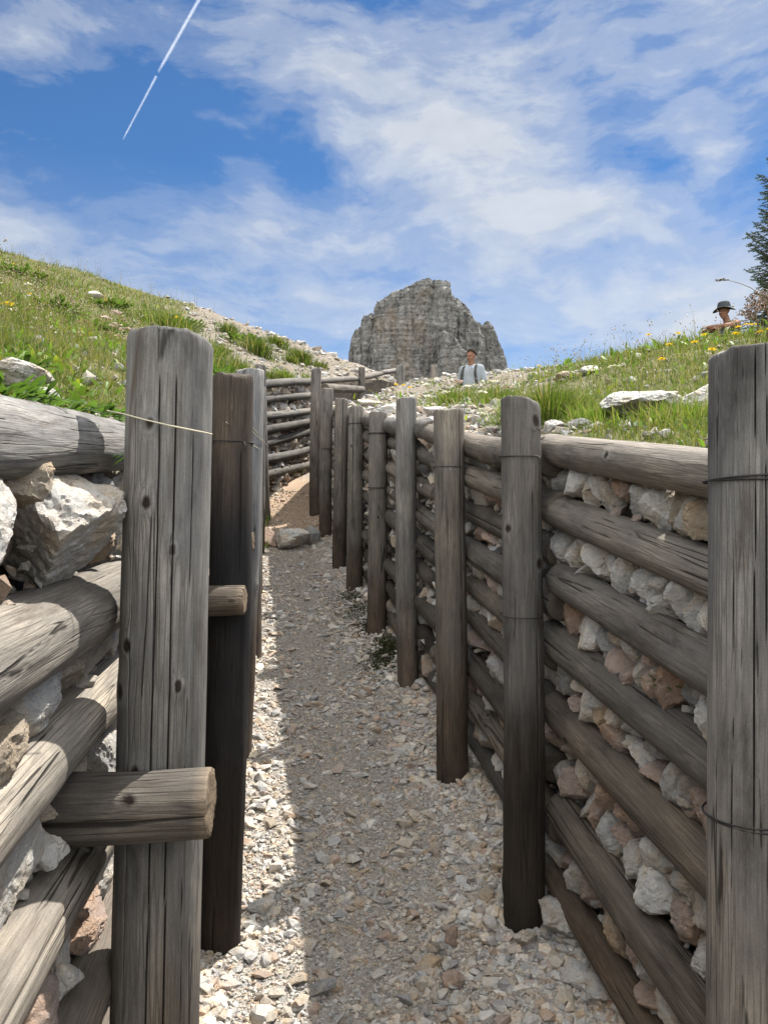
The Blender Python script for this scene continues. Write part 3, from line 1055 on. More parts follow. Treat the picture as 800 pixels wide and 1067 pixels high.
WR = [.31, .28, .12, .18, .03, .08]
for k in range(len(RW_FRONT) - 2):
    (o1, r1), (o2, r2) = RW_FRONT[k], RW_FRONT[k + 1]
    w = WR if k > 1 else [.45, .3, .15, .03, .02, .05]
    big = (.05, .13) if k != 4 else (.06, .13)
    fill_gap(XR, 0, 1.25, 2.62, lambda y: gline(y) + o1 - r1, lambda y: gline(y) + o2 + r2, 1, 500 + k, big, 'under the %s front log' % ORD[k], 'from the pale brown post', w, ROCKS3[:10], 'stones packed in the shaded wall')
for k in range(len(RW_BACK) - 1):
    (o1, r1), (o2, r2) = RW_BACK[k], RW_BACK[k + 1]
    fill_gap(XR, .0, 2.62, 4.0, lambda y: gline(y) + o1 - r1, lambda y: gline(y) + o2 + r2, 1, 520 + k, (.12, .19), 'under the %s middle log' % ORD[k], 'from the dark banded post', WR, ROCKS3[8:], 'stones packed in the shaded wall')
WL = [.34, .36, .22, .04, .02, .02]
for k in range(len(LW) - 1):
    (z1, r1, s1), (z2, r2, s2) = LW[k], LW[k + 1]
    ms = ROCKS5 if k < 4 else ROCKS3
    if k == 0:      # one broad pale boulder fills most of the top gap
        for yc, hw, hz, dx, zz, me, tn, lab in ((.93, .13, .10, .09, 1.645, ROCKS5[1], 'whitish', 'whitish rock cut by the photo edge under the topmost sunlit log'), (1.29, .21, .105, .11, 1.66, ROCKS5[2], 'whitish', 'broad pale boulder wedged under the topmost sunlit log'), (1.57, .085, .085, .08, 1.68, ROCKS3[4], 'pale grey', 'pale stone between the broad boulder and the thick cracked post'), (1.53, .07, .05, .06, 1.625, ROCKS3[7], 'tan', 'tan stone low between the broad boulder and the thick cracked post'), (1.11, .07, .05, .07, 1.735, ROCKS3[2], 'tan', 'tan stone above the broad boulder under the topmost sunlit log'), (1.8, .13, .10, .08, 1.69, ROCKS3[1], 'pale grey', 'pale stone behind the thick cracked post under the topmost log')):
            stone('wall_stone', (float(XL(yc)) - .005 - .02 * (dx < .1), yc, zz + .02 * (yc - 1.15)), (dx, hw, hz), (.12, .08, .12), np.array(dict(TINTS)[tn]), me, lab, 'stone', 'stones packed in the sunlit wall')
        continue
    sz = [(.24, .30), (.15, .22), (.13, .2), (.16, .24), (.15, .2), (.15, .2)][k]
    fill_gap(XL, -.012 if k == 0 else 0, .72, 2.1, lambda y: z1 + s1 * (y - 1.15) - r1, lambda y: z2 + s2 * (y - 1.15) + r2, -1, 545 + k, sz, 'under the %s sunlit log' % ORD[k], 'from the camera', WL, ms, 'stones packed in the sunlit wall')
for k in range(6):
    (a1, b1), (a2, b2) = PANEL[k], PANEL[k + 1]
    f1 = lambda y: a1[2] + (b1[2] - a1[2]) * (y - 10.05) / 2.45 - .055
    f2 = lambda y: a2[2] + (b2[2] - a2[2]) * (y - 10.05) / 2.45 + .055
    fill_gap(XL, .02, 10.1, 12.45, f1, f2, -1, 560 + k, (.20, .34), 'under the %s panel log' % ORD[k], 'from the slim dark grey post', [.3, .12, .28, .14, .08, .08], ROCKS3[10:], 'stones packed in the distant panel')

# ------------------------------------------------------------------ gravel, rubble, scree: beyond counting
GTEMP = [chip_shape(600 + i, 13 + i % 4) for i in range(16)]
PTEMP = [chip_shape(620 + i, 8) for i in range(10)]
PAL = np.array([(.50, .48, .445), (.43, .42, .40), (.47, .425, .36), (.40, .325, .275), (.35, .345, .34), (.56, .54, .505), (.40, .35, .30)])


def scatter_rocks(S, P, size, tint, temps, flat=(.55, .9)):
    n = len(P)
    which = RNG.integers(len(temps), size=n)
    for t in range(len(temps)):
        ii = np.where(which == t)[0]
        if not len(ii):
            continue
        V, F = temps[t]
        a = RNG.uniform(0, 6.283, len(ii))
        sx = size[ii] * RNG.uniform(.75, 1.3, len(ii))
        sy = size[ii] * RNG.uniform(.6, 1.05, len(ii))
        sz = size[ii] * RNG.uniform(*flat, len(ii))
        tl1, tl2 = RNG.normal(0, .17, len(ii)), RNG.normal(0, .17, len(ii))
        x = V[None, :, 0] * sx[:, None]
        y = V[None, :, 1] * sy[:, None]
        z = V[None, :, 2] * sz[:, None]
        z = z + x * tl1[:, None] + y * tl2[:, None]
        c, s = np.cos(a)[:, None], np.sin(a)[:, None]
        W = np.stack([x * c - y * s, x * s + y * c, z], -1) + P[ii][:, None]
        FF = F[None] + (np.arange(len(ii)) * len(V))[:, None, None]
        S.add(W.reshape(-1, 3), FF.reshape(-1, 3), np.repeat(tint[ii], len(V), 0))


MOSS = [(404, 672, .10), (396, 690, .09), (374, 640, .13), (366, 624, .11), (408, 682, .08), (385, 655, .06)]


def gravel():
    S = Soup()
    for n, (lo, hi), temps, edge in ((95000, (.0022, .0054), PTEMP, 0), (32000, (.0050, .0115), GTEMP, .72), (7500, (.012, .030), GTEMP, .98)):
        u = RNG.random(n)
        y = 1.75 * (11.2 / 1.75) ** (u ** 1.25)
        s = RNG.random(n)
        e = RNG.random(n) < edge
        s = np.where(e, np.where(RNG.random(n) < .5, .5 * s ** 1.7, 1 - .5 * s ** 1.7), s)
        a, b = XL(y) - .02, XR(y) + .02
        x = a + (b - a) * s
        size = lo * (hi / lo) ** (RNG.random(n) ** 1.5) * (1 + .05 * y)
        cl = fbm(np.stack([x * 2.5, y * 2.5, 0 * x], -1), 3)
        keep = RNG.random(n) < np.clip((.66 if hi < .02 else .35) + cl * .9 + .8 * np.abs(2 * s - .95) ** 1.5, .08, 1)
        for mu, mv, mr in MOSS:
            my = 1.69 / ((mv - 533.5) / 800 + .1475)
            keep &= ~(np.hypot((x - (mu - 400) / 800 * my) / mr, (y - my) / mr / 2.2) + RNG.normal(0, .2, n) < .85)
        keep &= ~((y > 9) & (RNG.random(n) < .5))
        x, y, size, s = x[keep], y[keep], size[keep], s[keep]
        z = floor_h(x, y) + size * .16
        t = PAL[RNG.choice(len(PAL), len(x), p=[.28, .2, .16, .08, .12, .08, .08])] * RNG.uniform(.8, 1.12, (len(x), 1))
        mid = smooth(.9, .3, np.abs(2 * s - .95))[:, None]
        t = t * (1.16 - .20 * mid) * np.array([1.0, .98, .965])
        rust = (smooth(8.6, 9.6, y))[:, None]
        t = t * (1 - rust * np.array([0., .10, .20]))
        scatter_rocks(S, np.stack([x, y, z], -1), size, t, temps, (.48, .85))
    o = link('gravel', S.mesh('gravel', smooth_faces=False), PEBBLE)
    tag(o, 'loose pale gravel covering the floor of the trench', 'gravel', kind='stuff')
    S = Soup()
    # rubble behind the logs, packed against the cut earth
    for side, xl, ya, yb, n in ((1, XR, .9, 10.2, 9000), (-1, XL, .6, 12.5, 4500)):
        y = ya + (yb - ya) * RNG.random(n) ** 1.5
        top = np.interp(y, *(ERk if side > 0 else ELk)) - .05
        bot = np.interp(y, *FLk)
        z = bot + (top - bot) * RNG.random(n)
        x = xl(y) + side * RNG.uniform(.012, .09, n)
        size = .010 * 4. ** (RNG.random(n) ** 1.6) * (1 + .05 * y) * np.where(y > 3.9, 1.7, 1.)
        t = PAL[RNG.integers(len(PAL), size=n)] * RNG.uniform(.75, 1.1, (n, 1))
        scatter_rocks(S, np.stack([x, y, z], -1), size, t, GTEMP, (.6, .95))
    o = link('rubble', S.mesh('rubble', smooth_faces=False), STONES)
    tag(o, 'small rubble packed against the earth behind the logs', 'rubble', kind='stuff')
    S = Soup()
    for side, n in ((-1, 17000), (1, 12000)):
        y = 1.0 * (21.) ** RNG.random(n)
        d = RNG.random(n) ** 1.4 * (.5 + .62 * y)
        x = XL(y) - BACK - .02 - d if side < 0 else XR(y) + BACK + .02 + d
        sc = scree_amount(x, y)
        keep = RNG.random(n) < sc * 1.1 + .05
        x, y = x[keep], y[keep]
        n2 = len(x)
        size = .008 * (6.) ** (RNG.random(n2) ** 2.2) * (.55 + .085 * y)
        z = ground_h(x, y) + size * .2
        t = PAL[RNG.choice(len(PAL), n2, p=[.26, .2, .18, .1, .16, .04, .06])] * RNG.uniform(.55, .95, (n2, 1))
        scatter_rocks(S, np.stack([x, y, z], -1), size, t, GTEMP)
    o = link('scree', S.mesh('scree', smooth_faces=False), STONES)
    tag(o, 'scattered limestone scree on the open banks', 'scree', kind='stuff')


gravel()

# loose stones big enough to name one by one
_r = np.random.default_rng(77)
trio = [(281, 560, 8.75, (.13, .14, .13), 'rusty brown', 'leftmost of three blocks at the step in the path'), (306, 560, 8.7, (.20, .19, .135), 'whitish', 'largest and middle of three blocks at the step in the path'), (326, 556, 8.8, (.10, .14, .14), 'mid grey', 'smaller and rightmost of three blocks at the step in the path')]
for u, v, y, d, tn, lab in trio:
    p = px(u, v, y)
    stone('step_rock', p - [0, 0, .03], d, (_r.uniform(-.2, .2), _r.uniform(-.2, .2), _r.uniform(0, .6)), np.array(dict(TINTS)[tn]) * 1.0, ROCKS3[_r.integers(10)], '%s rock, %s' % (tn, lab), 'rock', 'rocks forming a step in the path')
loose = [(324, 646, .055, 'pale grey', 'flat %s stone lying across the middle of the path'), (303, 655, .05, 'pale grey', 'rounded %s stone on the path below the flat one'), (381, 723, .042, 'rusty brown', '%s stone alone in the middle of the path'), (393, 762, .03, 'tan', '%s small stone below the rusty one on the path'), (402, 688, .035, 'mid grey', '%s stone near the foot of the slim unbanded post'),
         (443, 722, .055, 'whitish', '%s pointed stone against the wall beside the slim unbanded post'), (580, 978, .085, 'pale grey', 'large %s upright stone at the foot of the dark banded post'), (546, 990, .05, 'pale grey', '%s flat stone in front of the dark banded post'), (512, 972, .04, 'whitish', '%s flat slab on the gravel by the dark banded post'), (508, 942, .038, 'tan', '%s oblong stone left of the foot of the dark banded post'),
         (447, 1006, .045, 'tan', 'round %s stone low in the middle of the path'), (473, 1026, .042, 'pinkish', '%s stone beside the round tan one on the path'), (470, 982, .036, 'rusty brown', '%s stone up from the round tan one'), (630, 1046, .06, 'pale grey', '%s rock at the very bottom below the shaded wall'), (602, 1030, .05, 'whitish', '%s rock piled near the bottom of the shaded wall'),
         (272, 951, .05, 'whitish', 'sunlit %s stone on the gravel strip beside the blackened post'), (312, 1026, .04, 'tan', 'sunlit %s stone at the shadow edge near the bottom'), (335, 1034, .045, 'mid grey', '%s stone just past the shadow edge near the bottom'), (283, 862, .04, 'tan', 'sunlit %s flat stone on the bright gravel strip'), (262, 1000, .035, 'whitish', 'sunlit %s stone by the foot of the blackened post'),
         (380, 866, .03, 'whitish', '%s flat chip in the middle of the gravel path'), (395, 832, .022, 'pale grey', '%s chip up from the flat one on the path'), (318, 812, .026, 'tan', '%s stone on the shadow edge halfway down the path'), (270, 775, .035, 'mid grey', '%s stone in the sunlit strip beside the pale smooth post'), (262, 745, .04, 'pale grey', 'upper %s stone in the sunlit strip beside the pale smooth post')]
for u, v, s, tn, lab in loose:
    y = 1.69 / ((v - 533.5) / 800 + .1475)
    x = (u - 400) / 800 * y
    z = float(floor_h(x, y)) + s * .28
    s *= 1.0
    stone('loose_stone', (x, y, z), (s * _r.uniform(.9, 1.25), s * _r.uniform(.7, 1.), s * _r.uniform(.5, .7) * (1.5 if 'upright' in lab else 1)), (_r.uniform(-.3, .3), _r.uniform(-.3, .3), _r.uniform(0, 6)), np.array(dict(TINTS)[tn]) * .95, ROCKS3[_r.integers(18)], lab % tn, 'stone', 'loose stones on the path')
# rocks on the banks
bank = [(10, 380, 1.5, (.08, .075, .036), 'whitish', 'big pale rock resting on the topmost sunlit log'), (47, 392, 1.62, (.03, .04, .022), 'whitish', 'small pale rock beside the leafy plant on the topmost sunlit log'),
        (672, 427, 3.05, (.29, .2, .085), 'pale grey', 'broad pale outcrop in the grass above the shaded wall'), (722, 424, 3.25, (.20, .16, .09), 'pale grey', 'pale outcrop touching the broad pale brown post'), (640, 430, 3.3, (.09, .09, .05), 'pale grey', 'small rock at the near end of the broad pale outcrop'),
        (575, 444, 3.0, (.055, .05, .032), 'whitish', 'white block on the topmost log beside the dark banded post'), (603, 446, 2.95, (.05, .05, .02), 'pale grey', 'flat stone between the white block and the broad outcrop'), (500, 437, 3.45, (.08, .07, .045), 'whitish', 'white rock between the brownish post and the dark banded post'),
        (487, 441, 3.5, (.05, .05, .03), 'whitish', 'small white rock behind the top of the brownish post'), (615, 400, 6.2, (.10, .09, .05), 'pale grey', 'weathered rock in the bare patch beside the mound'), (590, 395, 6.6, (.12, .12, .06), 'tan', 'tan rock in the bare patch behind the grass tuft'),
        (455, 425, 5.1, (.09, .08, .04), 'whitish', 'white stone behind the slim unbanded post'), (408, 415, 6.4, (.12, .12, .06), 'whitish', 'whitish stone above the mossy post'), (430, 405, 8.5, (.14, .12, .07), 'pale grey', 'pale stone midway up the bank under the cliff'), (385, 411, 8.8, (.2, .12, .05), 'pale grey', 'flat pale slab above the leaning post'), (352, 410, 10.2, (.2, .14, .06), 'whitish', 'whitish slab behind the corner post'),
        (100, 262 + 30, 13.5, (.13, .12, .08), 'pale grey', 'pale rock on the meadow skyline'), (32, 296, 9.5, (.16, .14, .09), 'whitish', 'white rock among grass under the meadow skyline')]
for i, (u, v, y, d, tn, lab) in enumerate(bank):
    p = px(u, v, y)
    g = float(ground_h(p[0], p[1]))
    z = max(g + d[2] * .35, min(p[2], g + d[2] * .8))
    stone('bank_rock', (p[0], p[1], z), d, (_r.uniform(-.15, .15), _r.uniform(-.15, .15), _r.uniform(0, 6)), np.array(dict(TINTS)[tn]), (ROCKS5 + ROCKS3[:10])[_r.integers(15)], lab, 'rock', 'rocks on the banks')


# ------------------------------------------------------------------ meadow
def blades(S, P, h, w, yaw, lean, col, droop=.35):
    """curved grass blades: five points each"""
    n = len(P)
    dx, dy = np.cos(yaw), np.sin(yaw)
    fa = RNG.uniform(0, 6.283, n)
    wx, wy = np.cos(fa) * w / 2, np.sin(fa) * w / 2
    V = np.zeros((n, 5, 3))
    for j, (t, ww) in enumerate(((0, 1.), (0, -1.), (.55, .8), (.55, -.8), (1, 0))):
        off = lean * h * t ** 1.7
        V[:, j, 0] = P[:, 0] + dx * off + wx * ww
        V[:, j, 1] = P[:, 1] + dy * off + wy * ww
        V[:, j, 2] = P[:, 2] + h * (t - droop * lean * t * t)
    F = np.array([[0, 1, 3], [0, 3, 2], [2, 3, 4]])
    FF = F[None] + (np.arange(n) * 5)[:, None, None]
    S.add(V.reshape(-1, 3), FF.reshape(-1, 3), np.repeat(col, 5, 0))


GREENS = np.array([(.090, .150, .020), (.125, .180, .026), (.075, .12, .022), (.165, .20, .035), (.20, .205, .055), (.26, .235, .10)])


def meadow():
    S = Soup()
    heads = Soup()
    for side, n, dmax in ((-1, 125000, .75), (1, 105000, .62)):
        u = RNG.random(n)
        y = .75 * (24.) ** (u ** .85)
        d = RNG.random(n) ** 1.25 * (.7 + dmax * y)
        x = XL(y) - BACK - .01 - d if side < 0 else XR(y) + BACK + .01 + d
        sc = scree_amount(x, y)
        cl = fbm(np.stack([x * 1.5, y * 1.5, 0 * x + 40], -1), 4)
        cl2 = fbm(np.stack([x * 5, y * 5, 0 * x + 44], -1), 2)
        pr = np.clip(1.0 - 1.1 * sc + 1.1 * cl + .45 * cl2, 0.03, 1)
        keep = RNG.random(n) < pr
        x, y, d, cl, sc, cl2 = x[keep], y[keep], d[keep], cl[keep], sc[keep], cl2[keep]
        n2 = len(x)
        far = np.clip(y / 3., .75, 4.5)
        h = RNG.gamma(6, .017, n2) * (1 + .35 * cl) * (.72 + .13 * far) * (1 - .45 * sc)
        if side < 0:
            h *= .72 + .35 * smooth(1.2, 2., y) * smooth(6, 3.5, y) * smooth(.4, .9, d)
        h *= np.where(d < .2, .6, 1.) * (1 if side < 0 else .8)
        w = .0032 * far ** 1.05 * RNG.uniform(.7, 1.4, n2)
        lean = np.clip(RNG.normal(.5, .28, n2), .05, 1.1)
        yaw = RNG.normal(.5 if side < 0 else 2.6, 1.5, n2)
        k = np.clip(RNG.normal(1.7 + 1.6 * cl2 - 1.2 * cl + (.8 if side < 0 else .4), 1.45, n2), 0, 4.99)
        i0 = k.astype(int)
        c = GREENS[i0] * (1 - (k - i0)[:, None]) + GREENS[np.minimum(i0 + 1, 5)] * (k - i0)[:, None]
        c = c * RNG.uniform(.5, 1.05, (n2, 1)) * np.array([1.04, .95, 1.05])
        z = ground_h(x, y) - .008
        blades(S, np.stack([x, y, z], -1), h, w, yaw, lean, c)
        # flowering stalks with small heads
        m = 3200 if side < 0 else 1500
        yy = 1.1 * (18.) ** RNG.random(m)
        dd = RNG.random(m) * (.5 + dmax * yy)
        xx = XL(yy) - BACK - .05 - dd if side < 0 else XR(yy) + BACK + .1 + dd
        keep = RNG.random(m) < np.clip(1.05 - scree_amount(xx, yy), .03, 1)
        xx, yy = xx[keep], yy[keep]
        zz = ground_h(xx, yy)
        hh = RNG.uniform(.12, .30, len(xx)) * (.8 + .04 * yy)
        sw = .0018 * np.clip(yy / 3, .8, 3.5)
        yw, ln = RNG.uniform(0, 6.28, len(xx)), RNG.uniform(.05, .45, len(xx))
        cc = np.array([(.20, .17, .09)]) * RNG.uniform(.6, 1.3, (len(xx), 1))
        P = np.stack([xx, yy, zz], -1)
        blades(S, P, hh, sw, yw, ln, cc, .2)
        tip = P + np.stack([np.cos(yw) * ln * hh, np.sin(yw) * ln * hh, hh * (1 - .2 * ln)], -1)
        pal = np.array([(.30, .25, .16), (.28, .20, .15), (.38, .30, .26), (.5, .46, .4), (.22, .22, .10)])
        hc = pal[RNG.choice(5, len(xx), p=[.3, .22, .2, .13, .15])]
        for q in range(3):
            off = RNG.normal(0, .008, (len(xx), 3)) * np.clip(yy / 3, .8, 3)[:, None]
            scatter_rocks(heads, tip + off, .0030 * np.clip(yy / 3.5, .7, 2.2) * RNG.uniform(.6, 1.3, len(xx)), hc, PTEMP, (.9, 1.6))
    S.add(np.concatenate(heads.V), np.concatenate(heads.F), np.concatenate(heads.C))
    # low broad-leaved herbs mixed through the turf
    for side, n, dmax in ((-1, 24000, .7), (1, 9000, .6)):
        y = .9 * (18.) ** (RNG.random(n) ** .95)
        d = RNG.random(n) ** 1.2 * (.6 + dmax * y)
        x = XL(y) - BACK - .01 - d if side < 0 else XR(y) + BACK + .03 + d
        pt = fbm(np.stack([x * 2.2, y * 2.2, 0 * x + 60], -1), 3)
        keep = RNG.random(n) < np.clip((1 - scree_amount(x, y)) * (.25 + 1.5 * pt), 0, 1)
        x, y, pt = x[keep], y[keep], pt[keep]
        m = len(x)
        fs = np.clip(y / 3.4, .8, 2.0)
        c = np.array([(.085, .145, .022)]) * RNG.uniform(.5, 1.35, (m, 1)) * np.where(RNG.random((m, 1)) < .2, np.array([1.7, 1.2, 1.]), 1.)
        blades(S, np.stack([x, y, ground_h(x, y) + RNG.uniform(0, .05, m) * fs], -1), RNG.uniform(.025, .06, m) * fs, RNG.uniform(.010, .018, m) * fs, RNG.uniform(0, 6.28, m), RNG.uniform(.5, 1.2, m), c, .5)
    # moss and short weeds at the foot of the shaded wall
    n = 12000
    cx = np.array(MOSS)
    j = RNG.integers(len(cx), size=n)
    y0 = 1.69 / ((cx[j, 1] - 533.5) / 800 + .1475)
    x0 = (cx[j, 0] - 400) / 800 * y0
    x = x0 + RNG.normal(0, 1, n) * cx[j, 2] * .8
    y = y0 + RNG.normal(0, 1, n) * cx[j, 2] * 2.0
    z = floor_h(x, y) - .004
    blades(S, np.stack([x, y, z], -1), RNG.uniform(.006, .018, n), np.full(n, .011), RNG.uniform(0, 6.28, n), RNG.uniform(.3, 1., n), np.array([(.040, .044, .014)]) * RNG.uniform(.5, 1.5, (n, 1)))
    o = link('grass', S.mesh('grass'), LEAF)
    tag(o, 'meadow grass with thin seed stalks on both banks', 'grass', kind='stuff')


meadow()


def leafy(name, loc, n, size, seed, label, cat, group, tintA, tintB, up=.5, spread=1.):
    """a clump of broad pointed leaves on short stalks"""
    r = np.random.default_rng(seed)
    S = Soup()
    for i in range(n):
        a = r.uniform(0, 6.283)
        L = size * r.uniform(.55, 1.15)
        el = r.uniform(.1, 1.2) * up + .1
        W = L * r.uniform(.24, .36)
        c = np.array(tintA) + (np.array(tintB) - tintA) * r.random()
        c = c * (r.uniform(.7, 1.2) if r.random() > .08 else np.array([2.2, 1.1, 1.2]))
        o0 = np.array([math.cos(a), math.sin(a), 0]) * r.random() ** .6 * size * spread
        o0[2] = r.uniform(0, .25) * size
        d = np.array([math.cos(a) * math.cos(el), math.sin(a) * math.cos(el), math.sin(el)])
        sd = np.array([-math.sin(a), math.cos(a), 0])
        nu = np.cross(d, sd)
        V = []
        for t, wd in ((0, .05), (.25, .6), (.5, 1.), (.75, .72), (1., .02)):
            mid = o0 + d * L * t - np.array([0, 0, 1]) * L * .35 * t * t
            V += [mid + sd * W * wd * .5 - nu * W * .12 * wd, mid + nu * .0, mid - sd * W * wd * .5 - nu * W * .12 * wd]
        F = []
        for q in range(4):
            for s in (0, 1):
                A = q * 3 + s
                F += [[A, A + 1, A + 4], [A, A + 4, A + 3]]
        S.add(V, F, c)
    o = link(name, S.mesh(name), LEAF, loc=loc)
    tag(o, label, cat, group)
    return o


gp = 'leafy plants at the edge of the sunlit wall'
BR, DK = (.085, .15, .025), (.05, .09, .02)
for u, v, y, y0, n, sz, lab in ((22, 392, 1.27, .11, 40, .06, 'bright leafy plant on the topmost sunlit log below the big pale rock'), (2, 405, 1.17, .10, 26, .055, 'leafy plant at the photo edge on the topmost sunlit log'),
                            (70, 412, 1.52, .10, 46, .05, 'leafy plant trailing over the middle of the topmost sunlit log'), (104, 418, 1.68, .09, 46, .046, 'leafy plant just short of the thick cracked post'), (118, 408, 1.84, .10, 40, .05, 'leafy plant touching the thick cracked post'), (45, 402, 1.40, .10, 30, .045, 'low leafy plant beside the big pale rock'), (88, 400, 1.66, .22, 44, .055, 'leafy plant in the grass behind the topmost sunlit log')):
    x = float(XL(y)) - (y0 if y0 > .2 else y0 * .7)
    leafy('leafy_plant', (x, y, max(float(ground_h(x, y)), 1.845 + .07 * (y - 1.15) if y0 < .2 else 0) + .012), int(n * 1.8), sz * 1.0, int(u * 3 + v), lab, 'plant', gp, BR, DK, .9)
p = px(128, 462, 1.50)
leafy('leafy_plant', (-.485, 1.5, 1.80), 9, .03, 55, 'dark sprig hanging between the topmost log and the thick cracked post', 'plant', gp, (.05, .10, .02), (.03, .07, .015), -.4)
for u, v, y, sz, lab in ((620, 590, 2.3, .03, 'small weed sprouting between stones of the shaded wall under the second log'), (703, 712, 1.85, .035, 'mossy weed under the third front log near the broad pale brown post'), (275, 520, 9.7, .09, 'small bright weed at the foot of the slim dark grey post'), (436, 535, 4.0, .04, 'green weed in the wall right of the slim unbanded post'), (405, 570, 5.0, .05, 'green weed in the wall right of the mossy post')):
    p = px(u, v, y)
    x = p[0] if u < 300 else float(XR(y)) - .01
    z = p[2] if u > 300 else float(floor_h(p[0], y)) + .05
    leafy('weed', (x, y, z), 16, sz, int(u), lab, 'weed', 'weeds in the walls', (.06, .10, .02), (.10, .12, .03), .6)


for i_, (u_, y_, lab_) in enumerate(((150, 9., 'above the pink flowers'), (172, 11., 'just left of the thick cracked post top, high up'), (215, 8.5, 'behind the blackened post, low on the slope'), (60, 10., 'under the meadow skyline, well left of the posts'), (115, 12.5, 'at the meadow skyline'), (20, 13., 'at the meadow skyline by the photo edge'), (195, 14., 'on the skyline right above the thick cracked post'), (90, 7., 'in the long grass below the white rock'), (250, 14.5, 'on the scree skyline'), (40, 6., 'above the big pale rock'))):
    x_ = (u_ - 400) / 800 * y_
    leafy('low_shrub', (x_, y_, float(ground_h(x_, y_)) - .02), 260, .14 + .02 * (i_ % 3), 900 + i_, 'low dark shrub ' + lab_, 'shrub', 'low shrubs on the slope', (.045, .085, .018), (.08, .125, .025), .9, 2.2)


def tuft(u, v, y, h, n, spread, seed, label, dark=1.):
    r = np.random.default_rng(seed)
    x = (u - 400) / 800 * y
    n, h = int(n * 2.2), h * 1.1
    S = Soup()
    a = r.uniform(0, 6.283, n)
    q = np.abs(r.normal(0, .5, n)) * spread
    P = np.stack([q * np.cos(a), q * np.sin(a), ground_h(x + q * np.cos(a), y + q * np.sin(a)) - float(ground_h(x, y)) - .01], -1)
    hh = h * r.uniform(.45, 1.1, n)
    c = GREENS[r.integers(0, 4, n)] * r.uniform(.6, 1.15, (n, 1)) * dark
    dry = r.random(n) < .12
    c[dry] = np.array((.26, .22, .11))
    blades(S, P, hh, np.full(n, .0034 * max(1, y / 3.6)), a + r.normal(0, .5, n), np.clip(r.normal(.45, .28, n), .05, 1.2), c, .45)
    o = link('grass_tuft', S.mesh('grass_tuft'), LEAF, loc=(x, y, float(ground_h(x, y))))
    tag(o, label, 'grass tuft', 'grass tufts on the banks')


tuft(570, 440, 3.35, .20, 900, .20, 1, 'dense dark green grass tuft behind the dark banded post', .75)
tuft(545, 432, 3.7, .16, 420, .16, 2, 'lighter grass tuft left of the dense dark one', 1.1)
tuft(622, 440, 3.0, .11, 300, .13, 3, 'grass tuft in front of the broad pale outcrop', 1.2)
tuft(705, 440, 2.7, .12, 420, .22, 4, 'grass fringe between the broad outcrop and the topmost log', 1.1)
tuft(515, 405, 6.6, .20, 260, .38, 5, 'wide bright grass tuft on the bank below the walking man', .9)
tuft(470, 403, 7.5, .2, 220, .35, 6, 'bright grass tuft behind the brownish post', .9)
tuft(268, 345, 13.5, .34, 420, .28, 7, 'tallest dark grass tuft on the scree slope', .6)
tuft(315, 358, 15.0, .30, 420, .24, 8, 'round grass tuft on the skyline nearest the cliff', .6)
tuft(290, 352, 16.0, .26, 260, .28, 9, 'small grass tuft on the skyline between two bigger ones', .6)
tuft(297, 376, 12.0, .22, 240, .2, 10, 'small grass tuft in the middle of the scree', .95)
tuft(324, 372, 13.0, .2, 160, .18, 11, 'small dark tuft lowest on the scree above the distant panel', .75)
tuft(255, 372, 9.5, .22, 300, .25, 12, 'dark tuft behind the pale smooth post', .8)
tuft(240, 368, 8.5, .2, 360, .3, 13, 'yellowish tuft behind the blackened post', 1.4)
tuft(205, 332, 10.5, .4, 700, .7, 14, 'broad dark tuft on the slope above the thick cracked post', .85)
for i_, (u_, v_, y_, h_, nm_) in enumerate(((230, 340, 12.0, .3, 'beside the broad dark tuft'), (280, 365, 11.5, .2, 'below the tallest tuft'), (250, 352, 11.0, .3, 'left of the tallest tuft'), (335, 365, 15.5, .2, 'far along the scree skyline'), (303, 360, 14.5, .22, 'under the skyline tufts'), (345, 372, 14.0, .18, 'above the far end of the panel'), (262, 338, 15.0, .3, 'on the skyline left of the tallest tuft'), (238, 330, 15.0, .34, 'on the skyline right of the thick cracked post'))):
    tuft(u_, v_, y_, h_ * .8, 160, h_ * .7, 30 + i_, 'grass tuft on the scree ' + nm_, .55 + .1 * (i_ % 3))
tuft(178, 318, 12.5, .4, 500, .6, 15, 'dark tuft on the skyline above the thick cracked post', .8)


